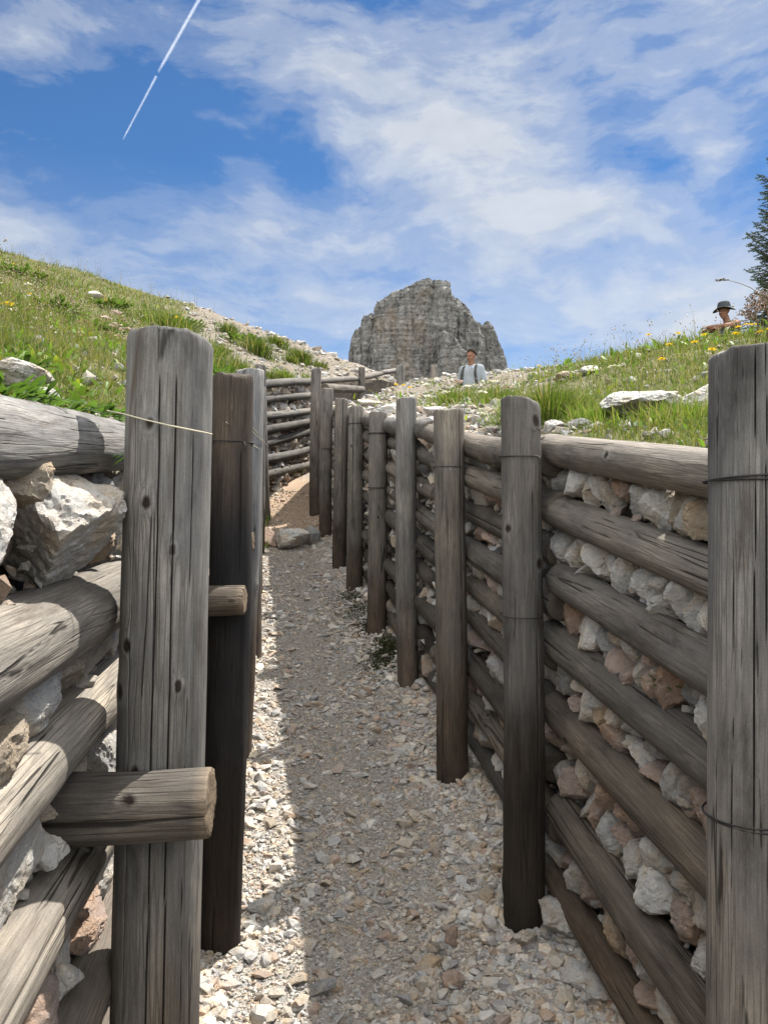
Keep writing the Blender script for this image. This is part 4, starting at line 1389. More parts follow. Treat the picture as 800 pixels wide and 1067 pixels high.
# ------------------------------------------------------------------ flowers
def flower_mesh(kind, seed):
    r = np.random.default_rng(seed)
    S = Soup()
    H = .13
    V, F = tube([(0, 0, 0), (.006, .002, H * .5), (0, 0, H)], [.0014, .0012, .001], 5)
    S.add(V, F, (.10, .15, .03))
    if kind == 'yellow':
        for ring, (n, R, el) in enumerate(((16, .021, .12), (12, .015, .5))):
            for k in range(n):
                a = k * 2 * math.pi / n + ring * .2 + r.uniform(-.1, .1)
                ca, sa = math.cos(a), math.sin(a)
                e = el + r.uniform(-.15, .15)
                tip = np.array([ca * R * math.cos(e), sa * R * math.cos(e), H + R * math.sin(e)])
                mid = tip * .6 + np.array([0, 0, H * .4 + .002])
                sd = np.array([-sa, ca, 0]) * R * .17
                S.add([(0, 0, H), mid + sd, mid - sd, tip + sd * .6, tip - sd * .6], [[0, 2, 1], [1, 2, 4], [1, 4, 3]], np.array((.75, .52, .02)) * r.uniform(.8, 1.1))
        V, F = PTEMP[0]
        S.add(V * [.006, .006, .004] + [0, 0, H + .003], F, (.6, .32, .015))
    else:
        for k in range(26):
            a, q = r.uniform(0, 6.28), r.random() ** .5 * .026
            c = np.array((.62, .50, .52) if kind == 'pink' else (.66, .64, .58)) * r.uniform(.75, 1.1)
            p = np.array([q * math.cos(a), q * math.sin(a), H + r.uniform(-.003, .005) - q * .25])
            V, F = PTEMP[k % 8]
            S.add(V * [.0062, .0062, .0042] + p, F, c)
            S.add([(0, 0, H * .75), p + [.0005, 0, 0], p - [.0005, 0, 0]], [[0, 1, 2]], (.12, .16, .04))
    me = S.mesh(kind + '_flower', smooth_faces=False)
    me.materials.append(PETAL)
    return me


FM = {k: [flower_mesh(k, s) for s in range(3)] for k in ('yellow', 'pink', 'white')}
flw = [  # colour, u, v, depth
    ('yellow', 733, 349, 5.6, 'beside the head of the broad pale brown post'), ('yellow', 725, 356, 5.2, 'second closest to the broad pale brown post'), ('yellow', 697, 359, 5.6, 'orange tinged, above the broad outcrop'), ('yellow', 690, 374, 4.8, 'lowest on the mound'), ('yellow', 739, 364, 4.6, 'touching the top of the broad pale brown post'), ('yellow', 674, 349, 6.5, 'furthest down the mound skyline'), ('yellow', 704, 347, 6.4, 'on the mound skyline'),
    ('yellow', 770, 341, 5.2, 'just below the hatted man'), ('yellow', 765, 348, 4.9, 'second below the hatted man'), ('yellow', 779, 338, 5.4, 'right of the hatted man'), ('yellow', 785, 338, 5.5, 'between the hatted man and the withered plant'), ('yellow', 792, 346, 4.6, 'under the withered plant'), ('yellow', 798, 344, 4.5, 'at the photo edge under the withered plant'),
    ('yellow', 97, 359, 4.4, 'brightest in the long grass of the sunlit bank'), ('yellow', 93, 356, 4.6, 'close behind the brightest one on the sunlit bank'), ('yellow', 10, 355, 3.2, 'above the big pale rock'), ('yellow', 31, 306, 7.5, 'high on the sunlit bank'), ('yellow', 17, 276, 12., 'nearest the meadow skyline'), ('yellow', 187, 314, 12., 'on the skyline above the thick cracked post'),
    ('yellow', 243, 379, 5.5, 'clump behind the blackened post'), ('yellow', 233, 384, 5.2, 'second in the clump behind the blackened post'), ('yellow', 248, 383, 5.6, 'third in the clump behind the blackened post'), ('yellow', 420, 402, 7.5, 'above the slim unbanded post'), ('yellow', 413, 401, 7.9, 'second above the slim unbanded post'), ('yellow', 427, 404, 7.2, 'third above the slim unbanded post'), ('yellow', 560, 381, 9, 'on the skyline beside the walking man'),
    ('pink', 122, 325, 7.2, 'top of the group above the thick cracked post'), ('pink', 107, 330, 7., 'left end of the group above the thick cracked post'), ('pink', 121, 338, 6.3, 'fullest in the group above the thick cracked post'), ('pink', 134, 342, 6., 'middle of the group above the thick cracked post'), ('pink', 128, 350, 5.5, 'lowest of the group above the thick cracked post'), ('pink', 152, 343, 6.3, 'right end of the group above the thick cracked post'), ('pink', 110, 347, 5.6, 'beside the brightest yellow flower'), ('pink', 76, 324, 7., 'alone in the long grass'), ('pink', 88, 345, 5.8, 'above the brightest yellow flower'), ('pink', 160, 346, 6.4, 'next to the right end of the group'),
    ('white', 37, 308, 7.6, 'beside the high yellow flower'), ('white', 32, 295, 9., 'next to the white rock under the skyline'), ('white', 488, 402, 6.3, 'below the walking man'), ('white', 512, 397, 7., 'right of the walking man'), ('white', 500, 408, 5.6, 'lowest under the walking man'), ('white', 466, 408, 6., 'behind the brownish post'), ('white', 444, 400, 8., 'between cliff and slim unbanded post'), ('pink', 475, 396, 8., 'left of the walking man'), ('pink', 530, 403, 6.4, 'beside the wide bright tuft'), ('white', 640, 381, 5.5, 'on the flank of the mound'),
]
for i, (kind, u, v, y, where) in enumerate(flw):
    x = (u - 400) / 800 * y
    g = float(ground_h(x, y))
    want = EYE + (533.5 - v) / 800 * y - g
    s = max(.5, min(want / .13, 2.6))
    o = bpy.data.objects.new('meadow_flower', FM[kind][i % 3])
    COL.objects.link(o)
    o.location = (x, y, g)
    k = {'yellow': 1.2, 'pink': 2.1, 'white': 1.5}[kind]
    o.scale = (k, k, s)
    o.rotation_euler = (RNG.uniform(-.12, .12), RNG.uniform(-.12, .12), RNG.uniform(0, 6))
    word = {'yellow': 'yellow flower', 'pink': 'pinkish flower cluster', 'white': 'whitish flower cluster'}[kind]
    tag(o, '%s %s' % (word, where), 'flower', 'flowers in the meadow')

# withered umbel plants at the edge, and the arching seed stalk
for i, (u, v, y, h, lab) in enumerate(((797, 305, 4.7, 0, 'tall withered plant with pinkish brown heads under the spruce'), (786, 318, 4.9, 0, 'shorter withered plant with pinkish brown heads beside the taller one'))):
    r = np.random.default_rng(70 + i)
    x = (u - 400) / 800 * y
    g = float(ground_h(x, y))
    H = EYE + (533.5 - v) / 800 * y - g
    root = empty('withered_plant', (x, y, g))
    tag(root, lab, 'plant', 'withered plants by the spruce')
    S, Hd = Soup(), Soup()
    V, F = tube([(0, 0, 0), (.02, 0, H * .5), (0, 0, H * .82)], [.006, .005, .004], 6)
    S.add(V, F, (.16, .12, .06))
    for k in range(7):
        a, e = r.uniform(0, 6.28), r.uniform(.35, 1.4)
        L = .11 * r.uniform(.6, 1.1)
        b = np.array([0, 0, H * r.uniform(.62, .82)])
        t = b + L * np.array([math.cos(a) * math.cos(e), math.sin(a) * math.cos(e), math.sin(e)])
        V, F = tube([b, (b + t) / 2 + [0, 0, -.01], t], [.003, .002, .0015], 5)
        S.add(V, F, (.2, .14, .08))
        for q in range(34):
            p = t + r.normal(0, 1, 3) * [.024, .024, .011]
            V, F = PTEMP[q % 8]
            Hd.add(V * r.uniform(.004, .008) + p, F, np.array((.24, .16, .13) if q % 3 else (.36, .27, .23)) * r.uniform(.6, 1.2))
    link('stem', S.mesh('stem'), LEAF, root)
    link('flower_head', Hd.mesh('flower_head', smooth_faces=False), PETAL, root)
y = 4.6
S = Soup()
pts = [px(u, v, y) for u, v in ((806, 338), (802, 322), (795, 310), (782, 300), (770, 295), (758, 292), (747, 291.5))]
V, F = tube(pts, np.linspace(.0032, .0012, 7), 6)
S.add(V, F, (.17, .15, .08))
for t in np.linspace(0, 1, 16):
    p = px(745 + 13 * t, 292.5 - 1.2 * t + .3 * math.sin(t * 9), y) + RNG.normal(0, .003, 3)
    V, F = PTEMP[int(t * 7)]
    S.add(V * [.010, .005, .0045] + p, F, (.17, .15, .10))
tag(link('seed_stalk', S.mesh('seed_stalk'), LEAF), 'single grass stalk arching against the sky above the hatted man', 'grass stalk')

# thin wire across the big post, and loose fibres beyond
S = Soup()
pts = [px(u, v, d) for u, v, d in ((112, 428, 1.42), (128, 431, 1.36), (150, 437, 1.335), (180, 444, 1.328), (210, 450, 1.335), (221, 452.5, 1.365))]
V, F = tube(pts, .0013, 6)
S.add(V, F, (.5, .45, .33))
STRAW = mat_leaf('pale_twine', .1)
tag(link('twine', S.mesh('twine'), STRAW), 'pale twine strung across the thick cracked post', 'twine')
S = Soup()
for pts in ([(236, 440, 2.25), (246, 452, 2.6), (257, 458, 3.4), (272, 470, 3.6)], [(258, 432, 3.4), (264, 446, 3.5), (280, 466, 3.7)], [(246, 430, 3.2), (258, 444, 3.45), (275, 462, 3.6)]):
    V, F = tube([px(*q) for q in pts], .0016, 5)
    S.add(V, F, (.45, .40, .30))
tag(link('twine', S.mesh('twine'), STRAW), 'loose twine ends hanging by the pale smooth post', 'twine')


# ------------------------------------------------------------------ spruce at the edge
def spruce():
    x, y = (849 - 400) / 800 * 8.6, 8.6
    g = float(ground_h(x, y)) - .1
    root = empty('spruce_tree', (x, y, g))
    tag(root, 'dark green spruce whose branch tips enter at the photo edge', 'tree')
    r = np.random.default_rng(31)
    H = 3.1
    V, F = tube([(0, 0, 0), (.01, .0, H * .4), (-.01, 0, H * .8), (0, 0, H)], [.10, .07, .03, .008], 12)
    link('trunk', npmesh('trunk', V, F, (1, 1, 1)), BARK, root)
    S, B = Soup(), Soup()
    ND, NP = [], []
    z = .35
    while z < H - .1:
        nb = 9
        R = .74 * (1 - .66 * (z / H) ** 1.7)
        a0 = r.uniform(0, 6.28)
        for k in range(nb):
            a = a0 + k * 6.283 / nb + r.uniform(-.25, .25)
            L = R * r.uniform(.72, 1.1)
            d = np.array([math.cos(a), math.sin(a), 0])
            sd = np.array([-math.sin(a), math.cos(a), 0])
            t = np.linspace(0, 1, 9)
            P = d * (L * t)[:, None] + np.array([0, 0, 1.]) * (z - .30 * L * np.sin(t * 2.2) + .36 * L * t ** 2.2)[:, None] + sd * (.06 * L * np.sin(t * 3 + k))[:, None]
            V, F = tube(P, np.linspace(.012, .003, 9), 5)
            B.add(V, F, (1, 1, 1))
            twigs = [(P[0], P[4], P[8])]
            for j in range(20):
                tt = .15 + .85 * (j / 19)
                q = np.array([np.interp(tt, t, P[:, c]) for c in range(3)])
                for s in (-1, 1):
                    TL = L * .42 * (1.12 - tt * .75) * r.uniform(.7, 1.2)
                    e = q + (d * .72 + sd * s * .65) * TL + np.array([0, 0, TL * r.uniform(-.25, .28)])
                    twigs.append((q, (q + e) / 2 - [0, 0, .01], e))
            for A, M_, E in twigs:
                V, F = tube([A, M_, E], [.003, .0025, .002], 4, False)
                B.add(V, F, (1, 1, 1))
                ln = np.linalg.norm(E - A)
                m = int(14 + ln * 420)
                s = r.random(m)
                pp = A + (E - A) * s[:, None] + (2 * s * (1 - s))[:, None] * (2 * (M_ - (A + E) / 2))
                ax = (E - A) / (ln + 1e-9)
                q = r.normal(size=(m, 3))
                q -= (q @ ax)[:, None] * ax
                q /= np.linalg.norm(q, axis=1)[:, None]
                dd = q * .75 + ax * .7
                ND.append(dd)
                NP.append(pp)
        z += r.uniform(.10, .14)
    P, D = np.concatenate(NP), np.concatenate(ND)
    n = len(P)
    ln = r.uniform(.017, .027, n)
    w = np.cross(D, r.normal(size=(n, 3)))
    w = w / np.linalg.norm(w, axis=1)[:, None] * .0028
    V = np.stack([P + w, P - w, P + D * ln[:, None]], 1)
    c = np.array([(.065, .095, .055)]) * r.uniform(.6, 1.6, (n, 1))
    S.add(V.reshape(-1, 3), np.arange(n * 3).reshape(-1, 3), np.repeat(c, 3, 0))
    cr = link('crown', S.mesh('crown', smooth_faces=False), NEEDLE, root)
    link('branches', B.mesh('branches'), BARK, cr)


spruce()


# ------------------------------------------------------------------ the cliff tower on the skyline
def tower():
    S = []
    n0 = 0
    D0 = 350.
    k = D0 / 800
    blocks = [  # left px, right px, depth offset, depth, [(px, top v)...], lean, seed
        (391, 477, 0, 44, [(389, 314), (397, 311), (406, 306), (414, 302), (424, 298), (432, 294), (440, 292), (463, 292), (467, 295), (470, 304), (478, 309)], 1),
        (460, 504, 12, 30, [(462, 306), (470, 310), (480, 312), (487, 319), (494, 330), (500, 338), (505, 347)], 2),
        (482, 527, 22, 26, [(486, 328), (496, 335), (503, 339), (507, 334), (513, 341), (518, 350), (523, 362), (527, 374)], 3),
        (376, 396, 7, 22, [(376, 336), (379, 330), (387, 327), (393, 331), (398, 342)], 4),
        (363, 381, 12, 22, [(364, 366), (366, 352), (370, 344), (377, 340), (384, 340)], 5),
        (455, 500, -9, 24, [(455, 352), (463, 345), (474, 352), (484, 364), (494, 372), (500, 378)], 6),
    ]
    VV, FF = [], []
    for (ul, ur, dy, dep, prof, sd) in blocks:
        cx, hw = ((ul + ur) / 2 - 400) * (D0 + dy) / 800, (ur - ul) / 2 * (D0 + dy) / 800
        cy, hd = D0 + dy + dep / 2, dep / 2
        big = sd == 1
        nu, nz = (420, 190) if big else (240, 130)
        th = np.arange(nu) * 2 * np.pi / nu
        p = 5.5
        ct, stn = np.cos(th), np.sin(th)
        rr = (np.abs(ct) ** p + np.abs(stn) ** p) ** (-1 / p)
        fx, fy = ct * rr, stn * rr
        pxs = np.array([q[0] for q in prof], float)
        pvs = np.array([q[1] for q in prof], float)

        kd = (D0 + dy) / 800

        def top_at(x, y):
            u = 400 + x / kd
            base = EYE + (533.5 - np.interp(u, pxs, pvs)) * kd
            return base + 1.3 * fbm(np.stack([x * .35, y * .35, 0 * x + sd], -1), 4) + 1.2 * np.abs(fbm(np.stack([x * .9, y * .9, 0 * x + sd * 2], -1), 2))
        zb = EYE + (533.5 - 402) * k
        s = np.linspace(0, 1, nz)
        ex, ey = cx + hw * fx, cy + hd * fy
        T = top_at(ex, ey)
        X = np.repeat(ex[None], nz, 0)
        Y = np.repeat(ey[None], nz, 0)
        Z = zb + (T - zb)[None] * s[:, None]
        taper = 1.02 - .05 * (s[:, None] - .5) - .05 * smooth(.9, 1., s)[:, None]
        X = cx + (X - cx) * taper
        Y = cy + (Y - cy) * taper
        nx_, ny_ = fx / np.hypot(fx, fy), fy / np.hypot(fx, fy)
        q = np.stack([X, Y, Z], -1)
        v1 = np.abs(fbm(q * [.11, .11, .018] + sd * 9, 3))
        v2 = np.abs(fbm(q * [.33, .33, .05] + sd * 5, 3))
        bed = fbm(q * [.02, .02, .30] + sd, 3)
        led = np.abs(fbm(q * [.06, .06, .75] + sd * 2, 3))
        fine = fbm(q * [.9, .9, .6] + sd, 4)
        dsp = 5.5 * fbm(q * [.035, .035, .022] + sd * 3, 2) + 6.0 * (v1 - .25) + 2.2 * (v2 - .25) + .7 * bed + .45 * led + 1.0 * fine + .7
        X = X + nx_[None] * dsp * (hw / 18 if hw < 18 else 1)
        Y = Y + ny_[None] * dsp
        V = np.stack([X, Y, Z], -1)
        base = n0
        idx = np.arange(nz * nu).reshape(nz, nu)
        a, b = idx[:-1], idx[1:]
        a2, b2 = np.roll(a, -1, 1), np.roll(b, -1, 1)
        F = [np.stack([a, a2, b2], -1).reshape(-1, 3), np.stack([a, b2, b], -1).reshape(-1, 3)]
        rows = [V.reshape(-1, 3)]
        prev = idx[-1]
        cnt = nz * nu
        c = V[-1].mean(0)
        for f in (.93, .85, .75, .62, .48, .34, .2, .08, 0.01):
            ring = c + (V[-1] - c) * f
            ring[:, 2] = np.maximum(top_at(ring[:, 0], ring[:, 1]), ring[:, 2] * 0 + zb)
            rows.append(ring)
            cur = cnt + np.arange(nu)
            cnt += nu
            A2, B2 = np.roll(prev, -1), np.roll(cur, -1)
            F += [np.stack([prev, A2, B2], -1), np.stack([prev, B2, cur], -1)]
            prev = cur
        VV.append(np.concatenate(rows))
        FF.append(np.concatenate(F) + n0)
        n0 += cnt
    me = npmesh('mountain', np.concatenate(VV), np.concatenate(FF), sharp=38)
    o = link('mountain', me, CLIFF)
    tag(o, 'grey limestone rock tower with sheer faces on the skyline', 'mountain', kind='structure')


tower()


# ------------------------------------------------------------------ people
SKIN = mat_plain('sunlit_skin', (.215, .115, .078), .75, .08, .12, 40.)
HAIR = mat_plain('dark_hair', (.022, .016, .013), .9, .02, .4, 90.)
SHIRT = mat_plain('grey_blue_shirt', (.24, .265, .29), .85, .1, .08, 60.)
STRAPM = mat_plain('dark_strap', (.045, .045, .04), .8, .2, .3, 80.)
VEST = mat_plain('dark_green_vest', (.085, .095, .075), .9, .1, .2, 60.)
HATM = mat_plain('charcoal_hat', (.05, .055, .06), .9, .1, .2, 60.)
SHORTS = mat_plain('dark_shorts', (.07, .075, .085), .9, .1, .2, 60.)
PACKM = mat_plain('dark_backpack', (.06, .07, .08), .8, .2, .2, 50.)
EYEM = mat_plain('eye_dark', (.05, .035, .03), .3, .5, .1)


def capsule(S, a, b, ra, rb, n=18):
    a, b = np.array(a, float), np.array(b, float)
    d = b - a
    L = np.linalg.norm(d) + 1e-6
    d /= L
    pts, rad = [], []
    for t in np.linspace(-90, 0, 6)[:-1]:
        pts.append(a + d * ra * math.sin(math.radians(t))); rad.append(max(ra * math.cos(math.radians(t)), 1e-4))
    for t in np.linspace(0, 1, 5):
        pts.append(a + d * L * t); rad.append(ra + (rb - ra) * t)
    for t in np.linspace(0, 90, 6)[1:]:
        pts.append(b + d * rb * math.sin(math.radians(t))); rad.append(max(rb * math.cos(math.radians(t)), 1e-4))
    V, F = tube(pts, rad, n)
    S.add(V, F, (1, 1, 1))


def ball(S, c, r):
    V, F = ico(3)
    S.add(V * np.array(r) + np.array(c), F, (1, 1, 1))


def fuse(name, S, voxel, smooth_n, mat, parent):
    """melt overlapping volumes into one continuous skin"""
    me = S.mesh(name + '_volumes')
    t = bpy.data.objects.new(name + '_volumes', me)
    COL.objects.link(t)
    m = t.modifiers.new('r', 'REMESH')
    m.mode = 'VOXEL'
    m.voxel_size = voxel
    m.use_smooth_shade = True
    s = t.modifiers.new('s', 'SMOOTH')
    s.factor = .5
    s.iterations = smooth_n
    dg = bpy.context.evaluated_depsgraph_get()
    out = bpy.data.meshes.new_from_object(t.evaluated_get(dg))
    out.name = name
    bpy.data.objects.remove(t)
    out.materials.clear()
    out.polygons.foreach_set('use_smooth', np.ones(len(out.polygons), dtype=bool))
    return link(name, out, mat, parent)


def head(S, c, f, up, s=1.):
    """skull, jaw, nose, ears, brow, lips round the head centre c; f is the way the face looks"""
    f = np.array(f, float) / np.linalg.norm(f)
    up = np.array(up, float)
    up -= f * up.dot(f)
    up /= np.linalg.norm(up)
    rt = np.cross(f, up)
    c = np.array(c, float)

    def P(x, y, z):
        return c + (rt * x + f * y + up * z) * s
    V, F = ico(3)

    def eb(x, y, z, rx, ry, rz):
        W = P(x, y, z) + (V[:, :1] * rx * rt + V[:, 1:2] * ry * f + V[:, 2:] * rz * up) * s
        S.add(W, F, (1, 1, 1))
    eb(0, -.012, .035, .075, .094, .085)
    eb(0, .018, -.03, .058, .070, .078)
    eb(0, .045, -.088, .028, .032, .026)
    eb(0, .083, .030, .046, .014, .012)
    capsule(S, P(0, .086, .018), P(0, .112, -.020), .008 * s, .012 * s, 12)
    eb(.012, .098, -.024, .009, .010, .008)
    eb(-.012, .098, -.024, .009, .010, .008)
    eb(0, .082, -.054, .022, .012, .006)
    eb(0, .080, -.064, .019, .012, .007)
    for sx in (-1, 1):
        eb(sx * .077, -.006, .002, .008, .018, .031)
        eb(sx * .040, .058, -.020, .020, .022, .020)
    return P, (rt, f, up)


def hand(S, wrist, d, palm_n, side, curl=.5, s=1.):
    """palm, four fingers of different lengths and a thumb"""
    d = np.array(d, float) / np.linalg.norm(d)
    n = np.array(palm_n, float)
    n -= d * n.dot(d)
    n /= np.linalg.norm(n)
    t = np.cross(d, n) * side
    w = np.array(wrist, float)
    for k in range(4):
        capsule(S, w + d * .012 + t * (.024 - .016 * k), w + d * .085 + t * (.030 - .020 * k), .013, .0115, 10)
    for k, L in enumerate((.066, .076, .070, .054)):
        a = w + d * .088 + t * (.030 - .020 * k)
        dirs = [d * math.cos(q) + n * math.sin(q) for q in (curl * .5, curl * 1.2, curl * 1.9)]
        r = .0088
        for q, fr in zip(dirs, (.45, .32, .23)):
            b = a + q * L * fr
            capsule(S, a, b, r, r * .93, 10)
            a, r = b, r * .93
    a = w + d * .028 + t * .034
    b = a + (d * .6 + t * .65 + n * .35) * .040
    capsule(S, a, b, .0115, .010, 10)
    capsule(S, b, b + (d * .85 + t * .1 + n * .45) * .030, .010, .008, 10)


def eyes(P, parent, s=1.):
    for sx in (-1, 1):
        S = Soup()
        ball(S, P(sx * .031, .076, .012), (.0105 * s,) * 3)
        link('eye', S.mesh('eye'), EYEM, parent)


def hair_cap(name, P, ax, parent, mat, low=.0, front=.045, thick=1.06):
    rt, f, up = ax
    V, F = ico(4)
    c = P(0, -.012, .035)
    keep = (V[:, 2] > low + .75 * np.clip(V[:, 1], -.2, 1) * 1.0 - .25 * (V[:, 1] < -.2))
    W = c + (V[:, :1] * .075 * thick * rt + V[:, 1:2] * .094 * thick * f + V[:, 2:] * .085 * thick * up) * 1.0
    n = fbm(V * 14, 3)
    W = W + (W - c) * (.02 * n)[:, None]
    inner = c + (W - c) * .93
    Fk = F[keep[F].all(1)]
    S = Soup()
    S.add(W, Fk, (1, 1, 1))
    S.add(inner, Fk[:, ::-1], (1, 1, 1))
    me = S.mesh(name)
    link(name, me, mat, parent)


def walker():
    """man in a grey-blue T-shirt with backpack straps, seen from the chest up over the bank"""
    y = 12.7
    tx = (491 - 400) / 800 * y
    top = EYE + (533.5 - 359.5) / 800 * y
    z0 = top - 1.76
    S = Soup()
    c = np.array([0., -.01, 1.615])
    # legs, a quiet step
    for sx, fy in ((-1, -.10), (1, .12)):
        hip, knee, ank = (sx * .09, 0, .93), (sx * .10, fy - .04, .50), (sx * .10, fy, .09)
        capsule(S, hip, knee, .085, .058)
        capsule(S, knee, ank, .056, .038)
        capsule(S, (sx * .10, fy + .04, .045), (sx * .115, fy - .16, .035), .042, .036)
    capsule(S, (0, 0, .95), (0, .0, 1.18), .135, .125)
    for q in (-.055, .055):
        capsule(S, (q, 0, .98), (q * 1.3, 0, 1.33), .115, .115)
    capsule(S, (-.135, .01, 1.415), (.135, .01, 1.415), .066, .066)
    capsule(S, (0, .015, 1.42), (0, -.015, 1.55), .060, .056)
    f = np.array([-.22, -.95, -.20])
    P, ax = head(S, c, f, (0, 0, 1.), 1.02)
    for sx in (-1, 1):
        sh = np.array([sx * .192, .01, 1.405])
        el = np.array([sx * .255, .03, 1.12])
        wr = np.array([sx * .20, -.19, 1.0]) if sx > 0 else np.array([sx * .235, -.08, .90])
        capsule(S, sh, el, .052, .042)
        capsule(S, el, wr, .041, .029)
        d = wr - el
        hand(S, wr, d, (-sx, 0, -.2), 1 if sx > 0 else -1, .6)
    root = empty('person', (tx, y, z0))
    root.rotation_euler = (0, 0, -.5)
    root.scale = (.86, .88, .97)
    tag(root, 'short-haired person in a grey-blue T-shirt with dark backpack straps below the cliff', 'person', 'people beyond the trench')
    body = fuse('body', S, .009, 3, SKIN, root)
    eyes(P, root)
    hair_cap('hair', P, ax, root, HAIR, low=.02, thick=1.17)
    S = Soup()
    capsule(S, (0, 0, .93), (0, .0, 1.18), .155, .148)
    for q in (-.055, .055):
        capsule(S, (q, 0, .94), (q * 1.3, 0, 1.33), .135, .132)
    capsule(S, (-.135, .01, 1.405), (.135, .01, 1.405), .080, .080)
    for sx in (-1, 1):
        capsule(S, (sx * .185, .01, 1.402), (sx * .243, .025, 1.20), .071, .068)
    fuse('shirt', S, .012, 3, SHIRT, root)
    S = Soup()
    for sx in (-1, 1):
        capsule(S, (sx * .09, 0, .95), (sx * .103, -.05 if sx < 0 else .05, .56), .105, .092)
    capsule(S, (-.06, 0, .93), (.06, 0, .93), .13, .13)
    fuse('shorts', S, .014, 3, SHORTS, root)
    pk = Soup()
    for q in (-.09, .09):
        capsule(pk, (q, .24, 1.02), (q, .22, 1.36), .095, .085)
    pack = fuse('backpack', pk, .014, 4, PACKM, root)
    for sx in (-1, 1):
        pts = [(sx * .11, .13, 1.46), (sx * .115, .03, 1.497), (sx * .12, -.075, 1.44), (sx * .135, -.150, 1.32), (sx * .16, -.13, 1.14), (sx * .19, .05, 1.05)]
        t = []
        pts = np.array(pts)
        tt = np.linspace(0, 5, 30)
        P2 = np.stack([np.interp(tt, range(6), pts[:, q]) for q in range(3)], -1)
        V, F = tube(P2, .013, 8)
        V = np.array(V)
        Sx = Soup()
        cen = np.repeat(P2, 8, 0)
        V[:len(cen), 0] = cen[:, 0] + (V[:len(cen), 0] - cen[:, 0]) * 2.1
        Sx.add(V, F, (1, 1, 1))
        link('strap', Sx.mesh('strap'), STRAPM, pack)


def sitter():
    """man in a wide bucket hat sitting behind the mound, arms folded on his knees"""
    y = 12.6
    tx = (764 - 400) / 800 * y
    hat_top = EYE + (533.5 - 312) / 800 * y
    z0 = hat_top - 1.0
    S = Soup()
    # local frame: faces -X (to the left of the picture) and a little to us
    capsule(S, (0, 0, .12), (-.04, 0, .34), .14, .13)
    for q in (-.06, .06):
        capsule(S, (-.03, q, .3), (-.09, q * 1.3, .52), .115, .105)
    capsule(S, (-.10, -.14, .565), (-.10, .14, .565), .064, .064)
    capsule(S, (-.11, 0, .56), (-.165, 0, .70), .056, .052)
    c = np.array([-.195, 0, .775])
    P, ax = head(S, c, (-.93, -.35, -.12), (-.1, 0, 1.), 1.)
    for sy in (-1, 1):
        hip, knee, ank = (-.02, sy * .09, .10), (-.42, sy * .13, .40), (-.58, sy * .12, .0)
        capsule(S, hip, knee, .085, .058)
        capsule(S, knee, ank, .056, .04)
        capsule(S, (-.54, sy * .12, -.035), (-.74, sy * .13, -.05), .042, .035)
        sh = np.array([-.10, sy * .195, .555])
        el = np.array([-.40, sy * .27, .475]) if sy < 0 else np.array([-.38, sy * .25, .49])
        wr = np.array([-.46, .05 * -sy, .52]) if sy < 0 else np.array([-.44, -.04, .475])
        capsule(S, sh, el, .053, .043)
        capsule(S, el, wr, .043, .031)
        hand(S, wr, wr - el, (.3, 0, -1), sy, .5)
    root = empty('person', (tx, y, z0))
    root.rotation_euler = (0, 0, .30)
    tag(root, 'person sitting in a dark wide-brimmed hat with bare arms folded on the knees', 'person', 'people beyond the trench')
    fuse('body', S, .009, 3, SKIN, root)
    eyes(P, root)
    hair_cap('hair', P, ax, root, HAIR, low=.0, thick=1.04)
    S = Soup()
    capsule(S, (0, 0, .13), (-.04, 0, .34), .152, .145)
    for q in (-.06, .06):
        capsule(S, (-.03, q, .3), (-.09, q * 1.3, .51), .128, .118)
    capsule(S, (-.10, -.10, .56), (-.10, .10, .56), .076, .076)
    fuse('vest', S, .012, 3, VEST, root)
    S = Soup()
    for sy in (-1, 1):
        capsule(S, (-.02, sy * .09, .10), (-.40, sy * .128, .385), .103, .078)
    capsule(S, (0, -.05, .10), (0, .05, .10), .145, .145)
    fuse('shorts', S, .014, 3, SHORTS, root)
    # bucket hat: one turned profile with a wavy brim
    prof = [(.001, .150), (.050, .147), (.082, .135), (.094, .115), (.104, .070), (.109, .048), (.135, .030), (.175, .010), (.178, .007), (.172, .004), (.135, .022), (.102, .038), (.09, .05)]
    n = 48
    th = np.arange(n) * 2 * np.pi / n
    V, F = [], []
    for i, (r_, z_) in enumerate(prof):
        wv = (r_ - .10) * .35 * np.sin(2 * th + .8) if r_ > .11 else 0 * th
        V.append(np.stack([r_ * 1.06 * np.cos(th), r_ * .96 * np.sin(th), z_ + wv], -1))
    V = np.concatenate(V)
    for i in range(len(prof) - 1):
        for j in range(n):
            a, b = i * n + j, i * n + (j + 1) % n
            F += [[a, a + n, b + n], [a, b + n, b]]
    o = link('hat', npmesh('hat', V + np.array([0, 0, 0]), np.array(F)), HATM, root)
    o.location = tuple(P(0, -.01, .032))
    o.rotation_euler = (0, -.10, .35)
    return z0


walker()
sitter()

# ------------------------------------------------------------------ sky, sun, camera
SUN_EL, SUN_AZ = math.radians(SUN_ELEV), math.radians(SUN_RIGHT)      # azimuth measured from +Y towards +X
W = bpy.data.worlds.new('World')
SC.world = W
W.use_nodes = True
nt = W.node_tree
nt.nodes.clear()
T = NT(nt)
sky = T.n('ShaderNodeTexSky', sky_type='NISHITA', sun_disc=False, sun_elevation=SUN_EL, sun_rotation=SUN_AZ, altitude=2200., air_density=1.0, dust_density=.25, ozone_density=2.2)
dirv = T.n('ShaderNodeTexCoord').outputs['Generated']
sep = T.n('ShaderNodeSeparateXYZ')
T.l(dirv, sep.inputs[0])
yy = T.math('MAXIMUM', sep.outputs[1], .05)
az = T.math('ARCTAN2', sep.outputs[0], sep.outputs[1])
el = T.math('ARCSINE', sep.outputs[2])
sph = T.n('ShaderNodeCombineXYZ')
T.l(az, sph.inputs[0])
T.l(el, sph.inputs[1])
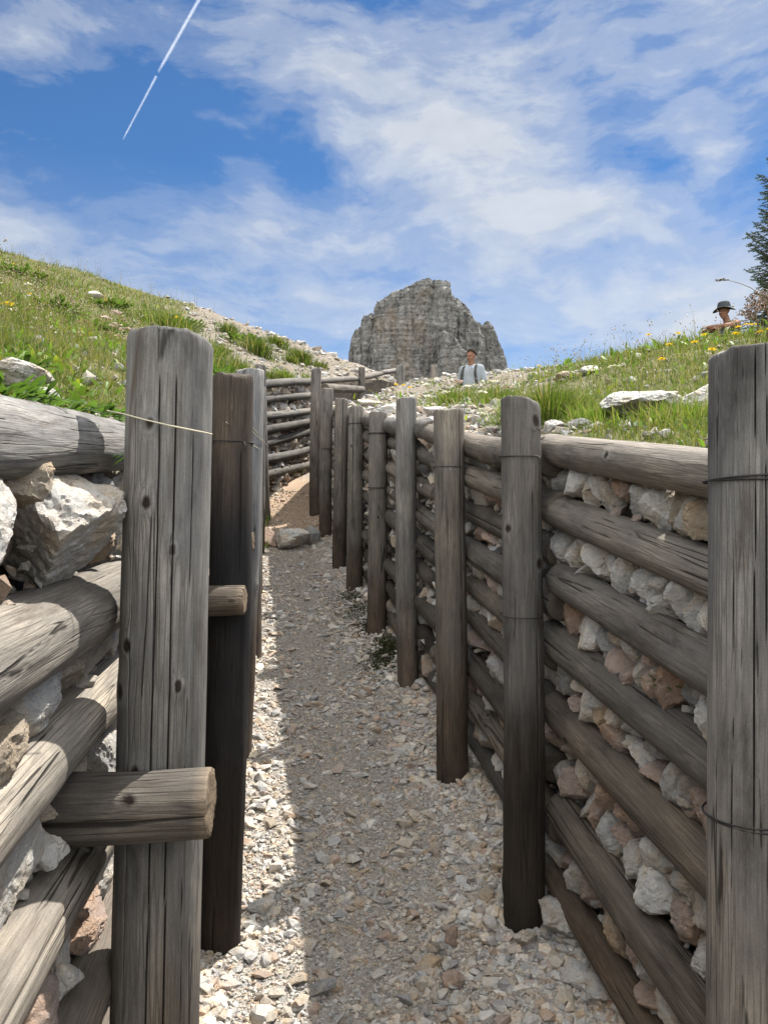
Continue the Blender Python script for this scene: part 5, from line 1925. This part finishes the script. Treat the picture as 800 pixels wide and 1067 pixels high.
sph = sph.outputs[0]


def ae(u, v):
    x, z = (u - 400) / 800, (533.5 - v) / 800
    return math.atan(x), math.atan(z / math.sqrt(1 + x * x))


# wisps: layered, sheared noise over the dome
wsp = T.n('ShaderNodeTexNoise', i_Scale=2.2, i_Detail=4.)
T.l(sph, wsp.inputs['Vector'])
wv = T.vmath('MULTIPLY', T.vmath('SUBTRACT', wsp.outputs['Color'], (.5, .5, .5)), (.17, .17, .17))
vec = T.vmath('ADD', sph, wv)
n1 = T.noise(T.mapping(vec, (3.0, 5.6, 1), (2.2, 1.3, 0), (0, 0, -.5)), 1., 9, .60)
n2 = T.noise(T.mapping(vec, (5.5, 19, 1), (4.1, .7, 0), (0, 0, -.62)), 1., 9, .58)
n3 = T.noise(T.mapping(vec, (13, 30, 1), (1.1, 2.7, 0), (0, 0, -.3)), 1., 8, .6)
cloud = T.math('ADD', T.math('MULTIPLY', n1, .27), T.math('ADD', T.math('MULTIPLY', n2, .45), T.math('MULTIPLY', n3, .28)))
blobs = CLOUD_BANKS
acc = None
for (u, v, ru, rv, rot, amp) in blobs:
    a0, e0 = ae(u, v)
    d = T.vmath('SUBTRACT', vec, (a0, e0, 0))
    d = T.mapping(d, (1, 1, 1), (0, 0, 0), (0, 0, math.radians(rot)))
    d = T.vmath('MULTIPLY', d, (800 / ru, 800 / rv, 0))
    q = T.vmath('DOT_PRODUCT', d, d)
    g = T.math('MULTIPLY', T.math('POWER', 2.71828, T.math('MULTIPLY', q, -1.)), amp)
    acc = g if acc is None else T.math('ADD', acc, g)
dens = T.math('ADD', T.math('MULTIPLY', T.math('SUBTRACT', cloud, .5), 3.3), T.math('ADD', acc, .0))
dens = T.ramp(dens, [(0., .03), (.25, .18), (.5, .41), (.8, .66), (1., .82)], 'EASE')
# pale veil low in the sky
veil = T.math('MULTIPLY', T.math('SUBTRACT', 1., T.math('DIVIDE', el, .42), clamp=True), .46)
dens = T.math('MAXIMUM', dens, T.math('ADD', T.math('MULTIPLY', dens, .8), veil), clamp=True)
dens = T.math('MINIMUM', dens, .95)
blue = T.mix(1., sky.outputs[0], SKY_TINT, 'MULTIPLY')
white = T.mix(n3, tuple(c * .86 for c in CLOUD_WHITE), tuple(c * 1.14 for c in CLOUD_WHITE))
# added bright cloud overhead and behind, out of view, to fill the shaded trench
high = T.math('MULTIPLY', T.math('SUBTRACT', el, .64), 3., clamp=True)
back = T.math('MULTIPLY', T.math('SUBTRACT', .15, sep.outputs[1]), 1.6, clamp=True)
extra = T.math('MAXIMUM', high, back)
fill_mask = T.math('MULTIPLY', extra, T.math('MULTIPLY_ADD', n1, 1.6, .2, clamp=True))
dens = T.math('MAXIMUM', dens, T.math('MULTIPLY', fill_mask, .9))
white = T.mix(1., white, T.mix(fill_mask, (1, 1, 1), tuple(CLOUD_FILL)), 'MULTIPLY')
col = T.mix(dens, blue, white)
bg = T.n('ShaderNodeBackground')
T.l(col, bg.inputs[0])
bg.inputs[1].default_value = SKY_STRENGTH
out = T.n('ShaderNodeOutputWorld')
T.l(bg.outputs[0], out.inputs[0])


# vapour trail: long thin tubes of ice cloud far above
def trail():
    m, nt = new_mat('vapour_trail')
    T = NT(nt)
    co = T.n('ShaderNodeTexCoord').outputs['Object']
    a = T.attr('fade', 'Fac')
    n = T.noise(co, .012, 4, .6)
    df = T.n('ShaderNodeBsdfDiffuse')
    df.inputs[0].default_value = (.9, .9, .9, 1)
    tl = T.n('ShaderNodeBsdfTranslucent')
    tl.inputs[0].default_value = (.9, .9, .9, 1)
    mx = T.n('ShaderNodeMixShader')
    T.l(df.outputs[0], mx.inputs[1])
    T.l(tl.outputs[0], mx.inputs[2])
    tr = T.n('ShaderNodeBsdfTransparent')
    m2 = T.n('ShaderNodeMixShader')
    T.l(T.math('MULTIPLY', a, T.math('MULTIPLY_ADD', n, .07, .045), clamp=True), m2.inputs[0])
    T.l(tr.outputs[0], m2.inputs[1])
    T.l(mx.outputs[0], m2.inputs[2])
    o = T.n('ShaderNodeOutputMaterial')
    T.l(m2.outputs[0], o.inputs[0])
    S, fade = Soup(), []
    D = 9000.
    for (u0, v0, u1, v1, r0, r1) in ((214, -12, 164.5, 76, 25, 19), (163, 79.5, 128, 146, 17, 11)):
        P0, P1 = px(u0, v0, D), px(u1, v1, D * 1.12)
        P1 = px(u1, v1, D)
        n = 60
        t = np.linspace(0, 1, n)
        P = P0 + (P1 - P0) * t[:, None]
        for shell, op in ((1., .5), (.72, .75), (.42, .9)):
            rad = (r0 + (r1 - r0) * t) * shell * (1 + .15 * fbm(np.stack([t * 9, 0 * t + u0, 0 * t], -1), 3))
            rad[-1] *= .4
            V, F = tube(P, rad, 14)
            S.add(V, F, (1, 1, 1))
            fd = op * np.minimum(1, (1 - t) / .12) ** .7 * (1 if u0 > 200 else .8)
            fade.append(np.concatenate([np.repeat(fd, 14), fd[:1], fd[-1:]]))
    me = npmesh('contrail', np.concatenate(S.V), np.concatenate(S.F), attrs={'fade': np.concatenate(fade)})
    tag(link('contrail', me, m), 'thin white aircraft vapour trail slanting across the blue sky', 'vapour trail')


trail()

sun = bpy.data.lights.new('sun', 'SUN')
sun.energy = SUN_STRENGTH
sun.angle = math.radians(.53)
sun.color = (1., .955, .88)
so = bpy.data.objects.new('sun', sun)
COL.objects.link(so)
sd = Vector((math.sin(SUN_AZ) * math.cos(SUN_EL), math.cos(SUN_AZ) * math.cos(SUN_EL), math.sin(SUN_EL)))
so.rotation_euler = sd.to_track_quat('Z', 'Y').to_euler()
so.location = sd * 30

cam = bpy.data.cameras.new('camera')
cam.sensor_fit = 'VERTICAL'
cam.sensor_height = 24.
cam.lens = 800 / 1067 * 24.
cam.clip_start, cam.clip_end = .02, 20000.
co = bpy.data.objects.new('camera', cam)
COL.objects.link(co)
co.location = (0, 0, EYE)
co.rotation_euler = (math.radians(90), 0, 0)
SC.camera = co

SC.render.engine = 'CYCLES'
SC.cycles.use_denoising = True
SC.cycles.max_bounces = 8
SC.cycles.diffuse_bounces = 4
SC.cycles.transparent_max_bounces = 12
SC.cycles.sample_clamp_indirect = 6
SC.view_settings.view_transform = 'Standard'
SC.view_settings.look = 'None'
SC.view_settings.exposure = EXPOSURE
SC.view_settings.gamma = 1
SC.view_settings.use_curve_mapping = False
